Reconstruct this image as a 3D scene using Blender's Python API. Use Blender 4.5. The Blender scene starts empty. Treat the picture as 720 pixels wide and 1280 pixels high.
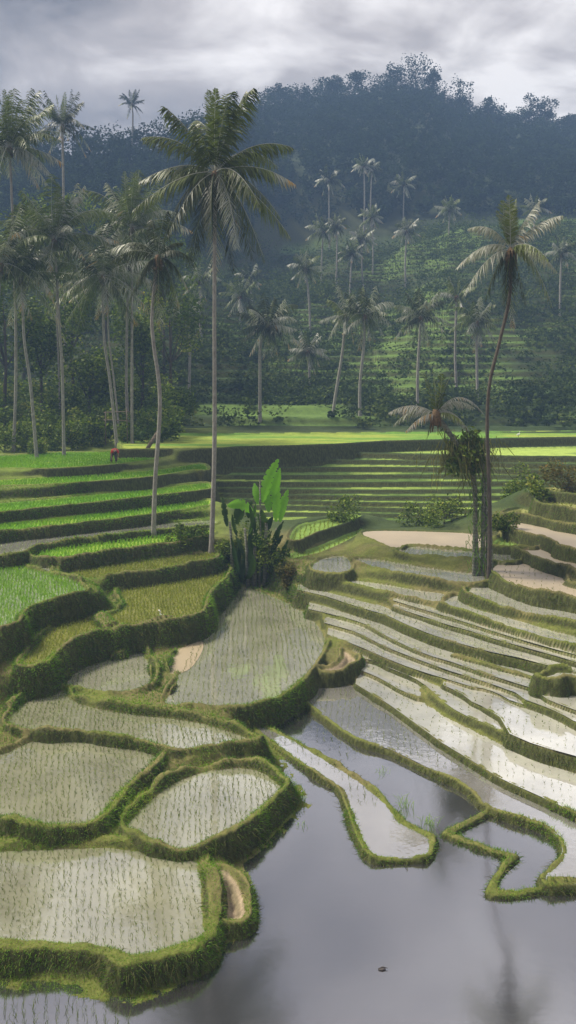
import bpy, math, random
import numpy as np
from mathutils import Vector
random.seed(7); RNG = np.random.default_rng(7)
R = math.radians
scene = bpy.context.scene
COL = scene.collection

# ------------------------------------------------------------------ camera
HC, F, HOR = 13.0, 1100.0, 470.0          # eye height (m), focal length and horizon row of the 720x1280 frame
cd = bpy.data.cameras.new('camera'); cam = bpy.data.objects.new('camera', cd); COL.objects.link(cam)
cam.location = (0, 0, HC); cam.rotation_euler = (R(90), 0, 0)
cd.sensor_fit = 'VERTICAL'; cd.sensor_height = 32; cd.lens = 32 * F / 1280
cd.shift_y = -(640 - HOR) / 1280; cd.clip_end = 4000
scene.camera = cam

# ------------------------------------------------------------------ sky, sun, exposure
SUN_EL, SUN_AZ = R(52), R(-72)            # azimuth from +Y (view direction), negative = left
w = bpy.data.worlds.new('World'); scene.world = w; w.use_nodes = True
nt = w.node_tree; N = nt.nodes; L = nt.links; N.clear()
out = N.new('ShaderNodeOutputWorld'); bg = N.new('ShaderNodeBackground'); L.new(bg.outputs[0], out.inputs[0])
bg.inputs[1].default_value = 0.1
sky = N.new('ShaderNodeTexSky'); sky.sky_type = 'NISHITA'; sky.sun_disc = False
sky.sun_elevation = SUN_EL; sky.sun_rotation = SUN_AZ
tc = N.new('ShaderNodeTexCoord'); sep = N.new('ShaderNodeSeparateXYZ'); L.new(tc.outputs['Generated'], sep.inputs[0])
def mth(op, a, b=None, c=None):
    n = N.new('ShaderNodeMath'); n.operation = op
    for i, v in enumerate((a, b, c)):
        if v is None: continue
        if isinstance(v, (int, float)): n.inputs[i].default_value = v
        else: L.new(v, n.inputs[i])
    return n.outputs[0]
zc = mth('ADD', mth('MAXIMUM', sep.outputs[2], 0.0), 0.22)
cx = mth('DIVIDE', sep.outputs[0], zc); cy = mth('DIVIDE', sep.outputs[1], zc)
comb = N.new('ShaderNodeCombineXYZ'); L.new(cx, comb.inputs[0]); L.new(cy, comb.inputs[1])
def wnoise(scale, detail, off, rough=0.55, dist=0.0):
    mp = N.new('ShaderNodeMapping'); mp.inputs['Location'].default_value = off; L.new(comb.outputs[0], mp.inputs[0])
    n = N.new('ShaderNodeTexNoise'); n.inputs['Scale'].default_value = scale; n.inputs['Detail'].default_value = detail
    n.inputs['Roughness'].default_value = rough; n.inputs['Distortion'].default_value = dist
    L.new(mp.outputs[0], n.inputs['Vector']); return n.outputs['Fac']
n1 = wnoise(1.25, 5, (9.7, 2.4, 3), 0.5, 0.3); n2 = wnoise(3.4, 8, (7.3, 2.2, 1), 0.55, 0.4)
mixn = mth('ADD', mth('MULTIPLY', n1, 0.52), mth('MULTIPLY', n2, 0.48))
ramp = N.new('ShaderNodeValToRGB'); L.new(mixn, ramp.inputs[0])
e = ramp.color_ramp.elements
e[0].position = 0.37; e[0].color = (0.50, 0.46, 0.47, 1)
e[1].position = 0.60; e[1].color = (2.7, 2.55, 2.45, 1)
m = e.new(0.50); m.color = (1.4, 1.27, 1.22, 1)
mx = N.new('ShaderNodeMix'); mx.data_type = 'RGBA'; mx.inputs['Factor'].default_value = 0.985
L.new(sky.outputs[0], mx.inputs['A']); L.new(ramp.outputs[0], mx.inputs['B']); L.new(mx.outputs['Result'], bg.inputs[0])
w.cycles.sampling_method = 'MANUAL'; w.cycles.sample_map_resolution = 512

sd = bpy.data.lights.new('sun', 'SUN'); so = bpy.data.objects.new('sun', sd); COL.objects.link(so)
sd.energy = 1.5; sd.angle = R(12); sd.color = (1, 0.92, 0.76)
sdir = Vector((math.sin(SUN_AZ) * math.cos(SUN_EL), math.cos(SUN_AZ) * math.cos(SUN_EL), math.sin(SUN_EL)))
so.rotation_euler = sdir.to_track_quat('Z', 'Y').to_euler()
vs = scene.view_settings
vs.view_transform = 'Standard'; vs.look = 'None'; vs.gamma = 1; vs.use_curve_mapping = False; vs.exposure = 2.3
scene.render.engine = 'CYCLES'
cy_ = scene.cycles
cy_.use_denoising = True; cy_.max_bounces = 5; cy_.diffuse_bounces = 2; cy_.glossy_bounces = 3; cy_.transmission_bounces = 3
cy_.volume_bounces = 0; cy_.transparent_max_bounces = 4; cy_.caustics_reflective = False; cy_.caustics_refractive = False
cy_.sample_clamp_indirect = 4

# ------------------------------------------------------------------ helpers
def P(px, py, z):
    """point of the frame (720x1280) on the level z"""
    Y = (HC - z) * F / (py - HOR)
    return ((px - 360) * Y / F, Y)
def PY(px, py, Y):
    """point of the frame at distance Y"""
    return Vector(((px - 360) * Y / F, Y, HC - (py - HOR) * Y / F))

def catmull(pts, n=4, closed=True):
    p = np.array(pts, float); m = len(p); o = []
    rng = range(m) if closed else range(m - 1)
    for i in rng:
        if closed: a, b, c, d = p[i - 1], p[i], p[(i + 1) % m], p[(i + 2) % m]
        else: a, b, c, d = p[max(i - 1, 0)], p[i], p[i + 1], p[min(i + 2, m - 1)]
        for k in range(n):
            t = k / n
            o.append(0.5 * ((2 * b) + (c - a) * t + (2 * a - 5 * b + 4 * c - d) * t * t + (3 * b - a - 3 * c + d) * t ** 3))
    if not closed: o.append(p[-1])
    return np.array(o)

def seg_dist(q, A, B):
    d = np.full(len(q), 1e9); 
    for a, b in zip(A, B):
        ab = b - a; l2 = max(ab @ ab, 1e-12)
        t = np.clip(((q - a) @ ab) / l2, 0, 1)
        dx = q[:, 0] - a[0] - t * ab[0]; dy = q[:, 1] - a[1] - t * ab[1]
        np.minimum(d, dx * dx + dy * dy, out=d)
    return np.sqrt(d)
def inside(q, poly):
    c = np.zeros(len(q), bool); n = len(poly)
    for i in range(n):
        x1, y1 = poly[i]; x2, y2 = poly[(i + 1) % n]
        if y1 == y2: continue
        k = (q[:, 1] < y1) != (q[:, 1] < y2)
        xi = (x2 - x1) * (q[:, 1] - y1) / (y2 - y1) + x1
        c ^= k & (q[:, 0] < xi)
    return c
def sd_poly(q, poly):
    d = seg_dist(q, poly, np.roll(poly, -1, 0)); return np.where(inside(q, poly), -d, d)
def sst(x): x = np.clip(x, 0, 1); return x * x * (3 - 2 * x)

_h = RNG.random((256, 256))
def vnoise(x, y):
    x = np.asarray(x, float); y = np.asarray(y, float)
    xi = np.floor(x).astype(int); yi = np.floor(y).astype(int); fx = x - xi; fy = y - yi
    fx = fx * fx * (3 - 2 * fx); fy = fy * fy * (3 - 2 * fy)
    a = _h[xi & 255, yi & 255]; b = _h[(xi + 1) & 255, yi & 255]; c = _h[xi & 255, (yi + 1) & 255]; d = _h[(xi + 1) & 255, (yi + 1) & 255]
    return (a * (1 - fx) + b * fx) * (1 - fy) + (c * (1 - fx) + d * fx) * fy - 0.5
def fbm(x, y, o=4):
    s = 0; a = 1
    for k in range(o): s = s + a * vnoise(x * 2 ** k + 17 * k, y * 2 ** k + 5 * k); a *= 0.5
    return s

def new_mesh(name, V, Fc, mat=None, attrs=None, smooth=False):
    """V (n,3); Fc: array (m,k) of one face size, or a list of such arrays"""
    me = bpy.data.meshes.new(name)
    V = np.asarray(V, np.float32)
    Fs = [Fc] if isinstance(Fc, np.ndarray) else [f for f in Fc if len(f)]
    loops = np.concatenate([f.ravel() for f in Fs]).astype(np.int32)
    tot = np.concatenate([np.full(len(f), f.shape[1]) for f in Fs]).astype(np.int32)
    st = np.concatenate([[0], np.cumsum(tot)[:-1]]).astype(np.int32)
    me.vertices.add(len(V)); me.vertices.foreach_set('co', V.ravel())
    me.loops.add(len(loops)); me.loops.foreach_set('vertex_index', loops)
    me.polygons.add(len(tot)); me.polygons.foreach_set('loop_start', st)
    try: me.polygons.foreach_set('loop_total', tot)
    except Exception: pass
    me.update(calc_edges=True)
    if smooth: me.polygons.foreach_set('use_smooth', np.ones(len(tot), bool))
    if attrs:
        for k, a in attrs.items():
            a = np.asarray(a, np.float32)
            if a.ndim == 1:
                at = me.attributes.new(k, 'FLOAT', 'POINT'); at.data.foreach_set('value', a)
            else:
                at = me.attributes.new(k, 'FLOAT_COLOR', 'POINT')
                if a.shape[1] == 3: a = np.concatenate([a, np.ones((len(a), 1), np.float32)], 1)
                at.data.foreach_set('color', a.ravel())
    if mat: me.materials.append(mat)
    return me
def link(name, me, parent=None, **props):
    o = bpy.data.objects.new(name, me); COL.objects.link(o)
    if parent: o.parent = parent
    for k, v in props.items():
        if v: o[k] = v
    return o
def thing(name, label, cat, loc=(0, 0, 0), group=None):
    return_o = link(name, None, None, label=label, category=cat, group=group); return_o.location = loc
    return return_o

class MB:
    """mesh collector: tubes, blobs and cards in one mesh"""
    def __init__(s): s.V = []; s.Q = []; s.T = []; s.A = []; s.n = 0
    def add(s, V, Q=None, T=None, r=0.5):
        V = np.asarray(V, float); s.V.append(V)
        if Q is not None and len(Q): s.Q.append(np.asarray(Q, int) + s.n)
        if T is not None and len(T): s.T.append(np.asarray(T, int) + s.n)
        s.A.append(np.full(len(V), r) if np.isscalar(r) else np.asarray(r)); s.n += len(V)
    def tube(s, pts, rad, k=8, r=0.5, cap=True):
        pts = np.array(pts, float); n = len(pts); rad = np.broadcast_to(rad, (n,))
        V = []; 
        up0 = np.array([0.13, 0.97, 0.2])
        for i in range(n):
            t = pts[min(i + 1, n - 1)] - pts[max(i - 1, 0)]; t = t / (np.linalg.norm(t) + 1e-9)
            a = np.cross(t, up0); 
            if np.linalg.norm(a) < 1e-3: a = np.cross(t, [1, 0, 0])
            a /= np.linalg.norm(a); b = np.cross(t, a)
            an = np.arange(k) * 2 * math.pi / k
            V.append(pts[i] + rad[i] * (np.cos(an)[:, None] * a + np.sin(an)[:, None] * b))
        V = np.concatenate(V); Q = []
        for i in range(n - 1):
            for j in range(k): Q.append((i * k + j, i * k + (j + 1) % k, (i + 1) * k + (j + 1) % k, (i + 1) * k + j))
        T = []
        if cap:
            V = np.concatenate([V, pts[:1], pts[-1:]]); c0 = n * k
            for j in range(k):
                T.append((c0, (j + 1) % k, j)); T.append((c0 + 1, (n - 1) * k + j, (n - 1) * k + (j + 1) % k))
        s.add(V, Q, T, r)
    def ball(s, c, rad, r=0.5, seg=8, rings=6, rough=0.0):
        V = []; Q = []
        for i in range(rings + 1):
            th = math.pi * i / rings
            for j in range(seg):
                ph = 2 * math.pi * j / seg; q = 1 + rough * (random.random() - .5)
                V.append((c[0] + rad[0] * q * math.sin(th) * math.cos(ph), c[1] + rad[1] * q * math.sin(th) * math.sin(ph), c[2] + rad[2] * q * math.cos(th)))
        for i in range(rings):
            for j in range(seg): Q.append((i * seg + j, (i + 1) * seg + j, (i + 1) * seg + (j + 1) % seg, i * seg + (j + 1) % seg))
        s.add(V, Q, None, r)
    def mesh(s, name, mat, smooth=False):
        return new_mesh(name, np.concatenate(s.V), [np.concatenate(s.Q) if s.Q else np.zeros((0, 4), int), np.concatenate(s.T) if s.T else np.zeros((0, 3), int)], mat, {'rnd': np.concatenate(s.A)}, smooth)

def blades(pts, dirs, ln, wd, rnd, bend=0.35, segs=2, sidevec=None):
    """arrays of curved grass blades -> V, Q, T, rnd"""
    n = len(pts); rnd = np.asarray(rnd)
    dirs = dirs / (np.linalg.norm(dirs, axis=1, keepdims=True) + 1e-9)
    an = RNG.random(n) * 2 * math.pi
    sv = np.stack([np.cos(an), np.sin(an), np.zeros(n)], 1) if sidevec is None else sidevec
    sv = sv - dirs * (sv * dirs).sum(1, keepdims=True); sv /= np.linalg.norm(sv, axis=1, keepdims=True) + 1e-9
    ln = np.broadcast_to(ln, (n,))[:, None]; wd = np.broadcast_to(wd, (n,))[:, None]
    hz = dirs.copy(); hz[:, 2] = 0; hz += 0.3 * np.stack([np.cos(an + 1.6), np.sin(an + 1.6), np.zeros(n)], 1)
    hz /= np.linalg.norm(hz, axis=1, keepdims=True) + 1e-9
    mid = pts + dirs * ln * 0.55
    tip = pts + dirs * ln * 0.95 + bend * ln * (0.6 * hz - np.array([0, 0, 0.55]))
    V = np.stack([pts - sv * wd * .5, pts + sv * wd * .5, mid + sv * wd * .42, mid - sv * wd * .42, tip], 1).reshape(-1, 3)
    b = np.arange(n)[:, None] * 5
    Q = b + np.array([[0, 1, 2, 3]]); T = b + np.array([[3, 2, 4]])
    return V, Q, T, np.repeat(rnd, 5)

# ------------------------------------------------------------------ materials
def mat(name):
    m = bpy.data.materials.new(name); m.use_nodes = True; t = m.node_tree
    b = t.nodes['Principled BSDF']; return m, t, b
def ramp_node(t, fac, stops):
    r = t.nodes.new('ShaderNodeValToRGB'); t.links.new(fac, r.inputs[0]); el = r.color_ramp.elements
    while len(el) > 1: el.remove(el[-1])
    el[0].position = stops[0][0]; el[0].color = (*stops[0][1], 1)
    for p_, c in stops[1:]: x = el.new(p_); x.color = (*c, 1)
    return r.outputs[0]
def noise_node(t, scale, detail=4, rough=0.6, stretch=None, coord='Object'):
    c = t.nodes.new('ShaderNodeTexCoord'); n = t.nodes.new('ShaderNodeTexNoise')
    n.inputs['Scale'].default_value = scale; n.inputs['Detail'].default_value = detail; n.inputs['Roughness'].default_value = rough
    src = c.outputs[coord]
    if stretch:
        mp = t.nodes.new('ShaderNodeMapping'); mp.inputs['Scale'].default_value = stretch; t.links.new(src, mp.inputs[0]); src = mp.outputs[0]
    t.links.new(src, n.inputs['Vector']); return n.outputs['Fac']
def bump(t, b, h, strength=0.5, dist=0.05):
    n = t.nodes.new('ShaderNodeBump'); n.inputs['Strength'].default_value = strength; n.inputs['Distance'].default_value = dist
    t.links.new(h, n.inputs['Height']); t.links.new(n.outputs[0], b.inputs['Normal'])
def mixc(t, fac, a, b_, mode='MIX'):
    m = t.nodes.new('ShaderNodeMix'); m.data_type = 'RGBA'; m.blend_type = mode
    for k, v in (('Factor', fac), ('A', a), ('B', b_)):
        if isinstance(v, (int, float)): m.inputs[k].default_value = v
        elif isinstance(v, tuple): m.inputs[k].default_value = (*v, 1)
        else: t.links.new(v, m.inputs[k])
    return m.outputs['Result']
def attr(t, name, o='Fac'):
    a = t.nodes.new('ShaderNodeAttribute'); a.attribute_name = name; return a.outputs[o]

def leaf_mat(name, stops, transl=0.35, rough=0.7, patch=None):
    m, t, b = mat(name)
    tint = (1.3, 1.5, 0.5) if name != 'frond' else (1.05, 1.15, .75)
    c = ramp_node(t, attr(t, 'rnd'), stops)
    if patch:
        f = ramp_node(t, noise_node(t, patch[0], 3), [(0.42, (0, 0, 0)), (0.62, (1, 1, 1))])
        c = mixc(t, f, c, patch[1]) if len(patch) < 3 else mixc(t, f, c, mixc(t, patch[2], c, patch[1]))
    t.links.new(c, b.inputs['Base Color']); b.inputs['Roughness'].default_value = rough
    b.inputs['Specular IOR Level'].default_value = 0.08 if 'leaf' in name else 0.2
    tr = t.nodes.new('ShaderNodeBsdfTranslucent'); t.links.new(mixc(t, 0.6, c, mixc(t, 1.0, c, tint, 'MULTIPLY')), tr.inputs[0])
    ms = t.nodes.new('ShaderNodeMixShader'); ms.inputs[0].default_value = transl
    o = t.nodes['Material Output']
    t.links.new(b.outputs[0], ms.inputs[1]); t.links.new(tr.outputs[0], ms.inputs[2]); t.links.new(ms.outputs[0], o.inputs[0])
    return m
M = {}
M['grass'] = leaf_mat('grass', [(0, (0.035, 0.05, 0.01)), (0.3, (0.075, 0.15, 0.014)), (0.65, (0.165, 0.32, 0.024)), (0.9, (0.29, 0.42, 0.045)), (1, (0.33, 0.29, 0.09))], 0.35, 0.6, (0.35, (0.10, 0.22, 0.02), 0.5))
M['dry_grass'] = leaf_mat('dry_grass', [(0, (0.05, 0.045, 0.02)), (0.5, (0.14, 0.15, 0.04)), (1, (0.28, 0.25, 0.11))], 0.3, 0.7)
M['rice'] = leaf_mat('rice', [(0, (0.07, 0.10, 0.025)), (0.6, (0.18, 0.23, 0.06)), (1, (0.32, 0.38, 0.14))], 0.3, 0.5)
M['lush_rice'] = leaf_mat('lush_rice', [(0, (0.10, 0.22, 0.02)), (0.6, (0.19, 0.36, 0.03)), (1, (0.33, 0.47, 0.06))], 0.4, 0.5)
M['yellow_rice'] = leaf_mat('yellow_rice', [(0, (0.13, 0.16, 0.03)), (0.6, (0.26, 0.29, 0.06)), (1, (0.38, 0.36, 0.11))], 0.4, 0.5)
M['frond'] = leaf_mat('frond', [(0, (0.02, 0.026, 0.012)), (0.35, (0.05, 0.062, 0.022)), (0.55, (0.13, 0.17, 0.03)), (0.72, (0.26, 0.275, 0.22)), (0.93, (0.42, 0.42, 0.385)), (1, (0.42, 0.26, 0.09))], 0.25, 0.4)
M['jungle'] = leaf_mat('jungle_leaf', [(0, (0.03, 0.045, 0.013)), (0.35, (0.085, 0.13, 0.022)), (0.7, (0.20, 0.26, 0.035)), (1, (0.36, 0.34, 0.08))], 0.3, 0.5, (0.18, (0.07, 0.12, 0.02), 0.5))
M['scrub'] = leaf_mat('scrub_leaf', [(0, (0.03, 0.05, 0.015)), (0.6, (0.07, 0.105, 0.025)), (1, (0.13, 0.16, 0.04))], 0.2, 0.9)
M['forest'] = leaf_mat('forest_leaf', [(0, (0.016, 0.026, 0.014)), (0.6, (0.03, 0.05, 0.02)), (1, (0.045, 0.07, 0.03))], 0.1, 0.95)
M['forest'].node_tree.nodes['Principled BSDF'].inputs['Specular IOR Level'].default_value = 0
M['banana'] = leaf_mat('banana_leaf', [(0, (0.02, 0.04, 0.012)), (0.3, (0.05, 0.09, 0.02)), (0.5, (0.14, 0.33, 0.03)), (1, (0.25, 0.55, 0.05))], 0.4, 0.35)
M['red_leaf'] = leaf_mat('rust_leaf', [(0, (0.06, 0.07, 0.02)), (0.5, (0.14, 0.13, 0.035)), (1, (0.26, 0.15, 0.05))], 0.3, 0.6)
def bark(name, c1, c2, ring=6.0):
    m, t, b = mat(name)
    n = noise_node(t, 3.0, 5, 0.7, (2, 2, 1)); c = ramp_node(t, n, [(0.3, c1), (0.7, c2)])
    wv = t.nodes.new('ShaderNodeTexWave'); wv.bands_direction = 'Z'; wv.inputs['Scale'].default_value = ring; wv.inputs['Distortion'].default_value = 2
    tcx = t.nodes.new('ShaderNodeTexCoord'); t.links.new(tcx.outputs['Object'], wv.inputs[0])
    c = mixc(t, 0.25, c, wv.outputs[0], 'MULTIPLY')
    t.links.new(c, b.inputs['Base Color']); b.inputs['Roughness'].default_value = 0.9; bump(t, b, wv.outputs['Fac'], 0.5, 0.03)
    return m
M['bark'] = bark('palm_bark', (0.20, 0.18, 0.16), (0.42, 0.40, 0.36))
M['dark_bark'] = bark('dark_bark', (0.05, 0.04, 0.03), (0.14, 0.115, 0.085))
M['mossy_bark'] = bark('mossy_bark', (0.05, 0.06, 0.03), (0.26, 0.26, 0.2), 2.0)
M['wood'] = bark('old_wood', (0.12, 0.09, 0.06), (0.25, 0.2, 0.14), 1.0)
def plain(name, c, rough=0.8, var=0.3, sc=6):
    m, t, b = mat(name); n = noise_node(t, sc, 4)
    lo = tuple(x * (1 - var) for x in c); hi = tuple(min(1, x * (1 + var)) for x in c)
    t.links.new(ramp_node(t, n, [(0.3, lo), (0.7, hi)]), b.inputs['Base Color']); b.inputs['Roughness'].default_value = rough; return m
M['coconut'] = plain('coconut', (0.10, 0.075, 0.03)); M['fibre'] = plain('fibre', (0.13, 0.085, 0.045), 0.95, 0.5, 10)

# terrain: colour comes from what covers the ground (colour attribute), mottled; walls of bare earth and roots where it is steep
m, t, b = mat('terrain'); M['terrain'] = m
base = attr(t, 'cover', 'Color')
n_a = noise_node(t, 1.3, 6, 0.65); n_b = noise_node(t, 9, 5, 0.7); n_s = noise_node(t, 3.0, 5, 0.7, (3, 3, 0.7))
c = mixc(t, 0.75, base, ramp_node(t, n_a, [(0.25, (0.55, 0.58, 0.5)), (0.75, (1.4, 1.35, 1.3))]), 'MULTIPLY')
c = mixc(t, 0.6, c, ramp_node(t, n_b, [(0.3, (0.5, 0.5, 0.5)), (0.7, (1.4, 1.4, 1.4))]), 'MULTIPLY')
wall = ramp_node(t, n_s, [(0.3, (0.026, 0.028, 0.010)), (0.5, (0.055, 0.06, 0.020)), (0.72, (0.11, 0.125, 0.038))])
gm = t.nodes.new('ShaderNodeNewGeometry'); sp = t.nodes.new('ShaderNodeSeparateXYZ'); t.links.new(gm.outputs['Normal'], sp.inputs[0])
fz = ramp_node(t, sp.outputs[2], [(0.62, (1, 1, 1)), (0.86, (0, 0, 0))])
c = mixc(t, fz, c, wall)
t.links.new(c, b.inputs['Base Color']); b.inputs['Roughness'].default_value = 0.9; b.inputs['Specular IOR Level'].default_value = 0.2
bump(t, b, n_b, 0.6, 0.06)

def water_mat(name, mud, gl, rough=0.03, mudvar=0.25, ripple=0.01, fk=1.3):
    m, t, b = mat(name)
    n = noise_node(t, 0.45, 5, 0.6); lo = tuple(x * (1 - mudvar) for x in mud); hi = tuple(x * (1 + mudvar) for x in mud)
    t.links.new(ramp_node(t, n, [(0.3, lo), (0.7, hi)]), b.inputs['Base Color']); b.inputs['Roughness'].default_value = 0.9; b.inputs['Specular IOR Level'].default_value = 0
    g = t.nodes.new('ShaderNodeBsdfGlossy'); g.inputs['Roughness'].default_value = rough; g.inputs['Color'].default_value = (0.97, 0.97, 1, 1)
    bn = t.nodes.new('ShaderNodeBump'); bn.inputs['Strength'].default_value = 0.4; bn.inputs['Distance'].default_value = ripple
    t.links.new(noise_node(t, 2.5, 3), bn.inputs['Height']); t.links.new(bn.outputs[0], g.inputs['Normal'])
    fr = t.nodes.new('ShaderNodeFresnel'); fr.inputs['IOR'].default_value = 1.33
    ma = t.nodes.new('ShaderNodeMath'); ma.operation = 'MULTIPLY_ADD'; ma.use_clamp = True; ma.inputs[1].default_value = fk; ma.inputs[2].default_value = gl; t.links.new(fr.outputs[0], ma.inputs[0])
    ms = t.nodes.new('ShaderNodeMixShader'); t.links.new(ma.outputs[0], ms.inputs[0]); t.links.new(b.outputs[0], ms.inputs[1]); t.links.new(g.outputs[0], ms.inputs[2])
    t.links.new(ms.outputs[0], t.nodes['Material Output'].inputs[0]); return m
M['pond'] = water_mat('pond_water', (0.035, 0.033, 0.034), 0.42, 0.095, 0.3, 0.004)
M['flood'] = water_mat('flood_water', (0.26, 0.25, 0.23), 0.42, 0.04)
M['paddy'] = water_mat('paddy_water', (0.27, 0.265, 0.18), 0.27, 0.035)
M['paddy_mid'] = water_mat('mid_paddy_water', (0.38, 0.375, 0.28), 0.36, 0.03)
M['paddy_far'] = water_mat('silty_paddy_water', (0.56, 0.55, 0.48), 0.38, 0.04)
M['paddy_green'] = water_mat('green_paddy_water', (0.22, 0.22, 0.07), 0.08, 0.1)
M['mud'] = water_mat('mud_water', (0.31, 0.245, 0.145), 0.05, 0.5, 0.12, 0.01, 0.6)

# ------------------------------------------------------------------ the fields, traced as level ponds
# type, level, outline (frame points on that level), bund width, bund height
FLD = []
def field(kind, z, pts, w=0.5, b=0.22, rice=1.0, n=4): FLD.append(dict(kind=kind, z=z, px=pts, w=w, b=b, rice=rice, poly=np.array([P(x, y, z) for x, y in catmull(pts, n)])))
C_ = [(372,838),(400,843),(430,849),(447,854),(467,866),(490,880),(518,900),(555,927),(595,951),(631,973),(667,989),(720,1013),(800,1045),(900,1085)]
POND = [(-900,1236),(-200,1230),(0,1236),(60,1240),(130,1252),(170,1256),(215,1240),(265,1205),(305,1165),(320,1135),(316,1105),(306,1080),(350,1047),(393,1004),(378,985),(362,962),(350,936),(325,922),(312,905),(325,897),(355,885),(372,858),(395,850)] + [(x, y + 6) for x, y in C_[3:]] + [(1200,1200),(1400,2200),(-1800,2200)]
field('pond', 0.0, POND, 0.02, 0.0, n=1)
field('flood', 0.2, [(378,862),(388,878),(408,894),(446,921),(492,936),(535,957),(573,973),(597,990),(615,1008),(652,1019),(690,1034),(708,1055),(704,1076),(682,1098),(692,1104),(720,1102),(900,1100),(900,1092),(800,1052),(720,1021),(667,997),(631,981),(595,959),(555,935),(518,908),(490,888),(467,874),(447,861),(430,856),(400,851),(385,853)], 0.15, 0.08, n=2)
field('flood', 0.12, [(316,905),(350,919),(392,943),(425,963),(455,984),(482,1008),(500,1030),(533,1047),(536,1058),(530,1068),(500,1070),(470,1068),(456,1052),(448,1030),(437,1002),(428,984),(400,966),(370,946),(345,928)], 0.22, 0.1)
field('paddy', 0.35, [(-90,1062),(0,1065),(80,1062),(140,1062),(190,1068),(235,1075),(246,1085),(250,1120),(252,1165),(230,1180),(190,1192),(165,1196),(140,1185),(110,1180),(50,1178),(0,1176),(-90,1176)], 0.62, 0.14)
field('mudbank', 0.3, [(272,1092),(284,1090),(298,1108),(306,1138),(298,1148),(276,1142)], 0.3, 0.14)
field('paddy', 0.6, [(-90,975),(0,945),(35,930),(60,924),(120,926),(165,932),(193,942),(190,955),(150,990),(115,1030),(60,1035),(0,1025),(-90,1022)], 0.55, 0.25)
field('paddy', 0.45, [(162,1030),(200,992),(240,970),(290,961),(325,965),(345,980),(348,988),(320,1015),(280,1045),(240,1062),(215,1060),(180,1045)], 0.48, 0.22)
field('paddy', 0.75, [(12,905),(20,890),(45,868),(75,862),(90,876),(120,886),(170,894),(215,899),(260,907),(300,920),(316,929),(262,933),(225,939),(205,934),(170,925),(110,917),(35,914)], 0.5, 0.25)
field('paddy', 0.8, [(285,737),(310,736),(330,742),(360,755),(385,770),(402,790),(405,805),(395,825),(375,850),(350,868),(320,880),(290,883),(240,881),(208,878),(219,858),(226,842),(240,810),(255,780),(262,760),(275,744)], 0.34, 0.14)
field('mud', .81, [(206,836),(206,824),(232,808),(248,802),(250,812),(236,834),(216,842)], 0.2, 0.05)
field('paddy', 0.8, [(70,850),(95,830),(130,816),(165,810),(178,818),(188,835),(189,850),(178,861),(140,865),(105,861)], 0.42, 0.2)
field('yellow', 1.79, [(28,832),(45,812),(62,790),(85,779),(120,773),(145,768),(158,757),(150,742),(170,736),(210,730),(255,721),(282,713),(276,726),(256,745),(246,768),(200,778),(140,788),(100,798),(72,812),(50,831)], 0.45, 0.2)
field('half', 2.85, [(-90,702),(0,700),(22,702),(32,711),(60,718),(85,724),(104,735),(102,741),(75,747),(45,755),(20,770),(8,784),(-90,794)], 0.4, 0.18)
field('yellow', 2.53, [(88,719),(125,711),(200,701),(262,692),(266,699),(240,704),(200,711),(150,717),(122,722),(105,722)], 0.35, 0.15)
field('far', 2.86, [(38,706),(50,701),(62,712),(55,714)], 0.3, 0.15)
field('lush', 3.3, [(40,693),(46,687),(80,681),(140,673),(200,667),(258,663),(264,668),(240,674),(190,681),(130,689),(80,696),(55,697)], 0.35, 0.15)
field('far', 3.5, [(-90,698),(0,694),(28,690),(42,683),(80,676),(140,669),(200,662),(262,657),(262,651),(190,656),(130,663),(60,670),(0,679),(-90,687)], 0.3, 0.15)
field('lush', 4.1, [(-90,674),(0,664),(60,658),(130,650),(190,643),(255,633),(261,630),(256,625),(190,632),(130,640),(60,648),(0,654),(-90,662)], 0.35, 0.12)
field('lush', 4.7, [(-90,648),(0,640),(60,634),(130,627),(190,620),(258,612),(262,606),(250,604),(190,611),(130,617),(60,624),(0,629),(-90,634)], 0.35, 0.12)
field('lush', 5.5, [(-90,616),(0,608),(60,606),(130,601),(190,596),(240,588),(258,588),(250,580),(190,588),(130,591),(60,596),(0,600),(-90,604)], 0.35, 0.12)
field('lush', 6.05, [(-90,592),(0,586),(60,586),(130,582),(190,575),(225,566),(240,556),(200,556),(150,561),(130,565),(60,566),(0,570),(-90,572)], 0.35, 0.12)

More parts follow.
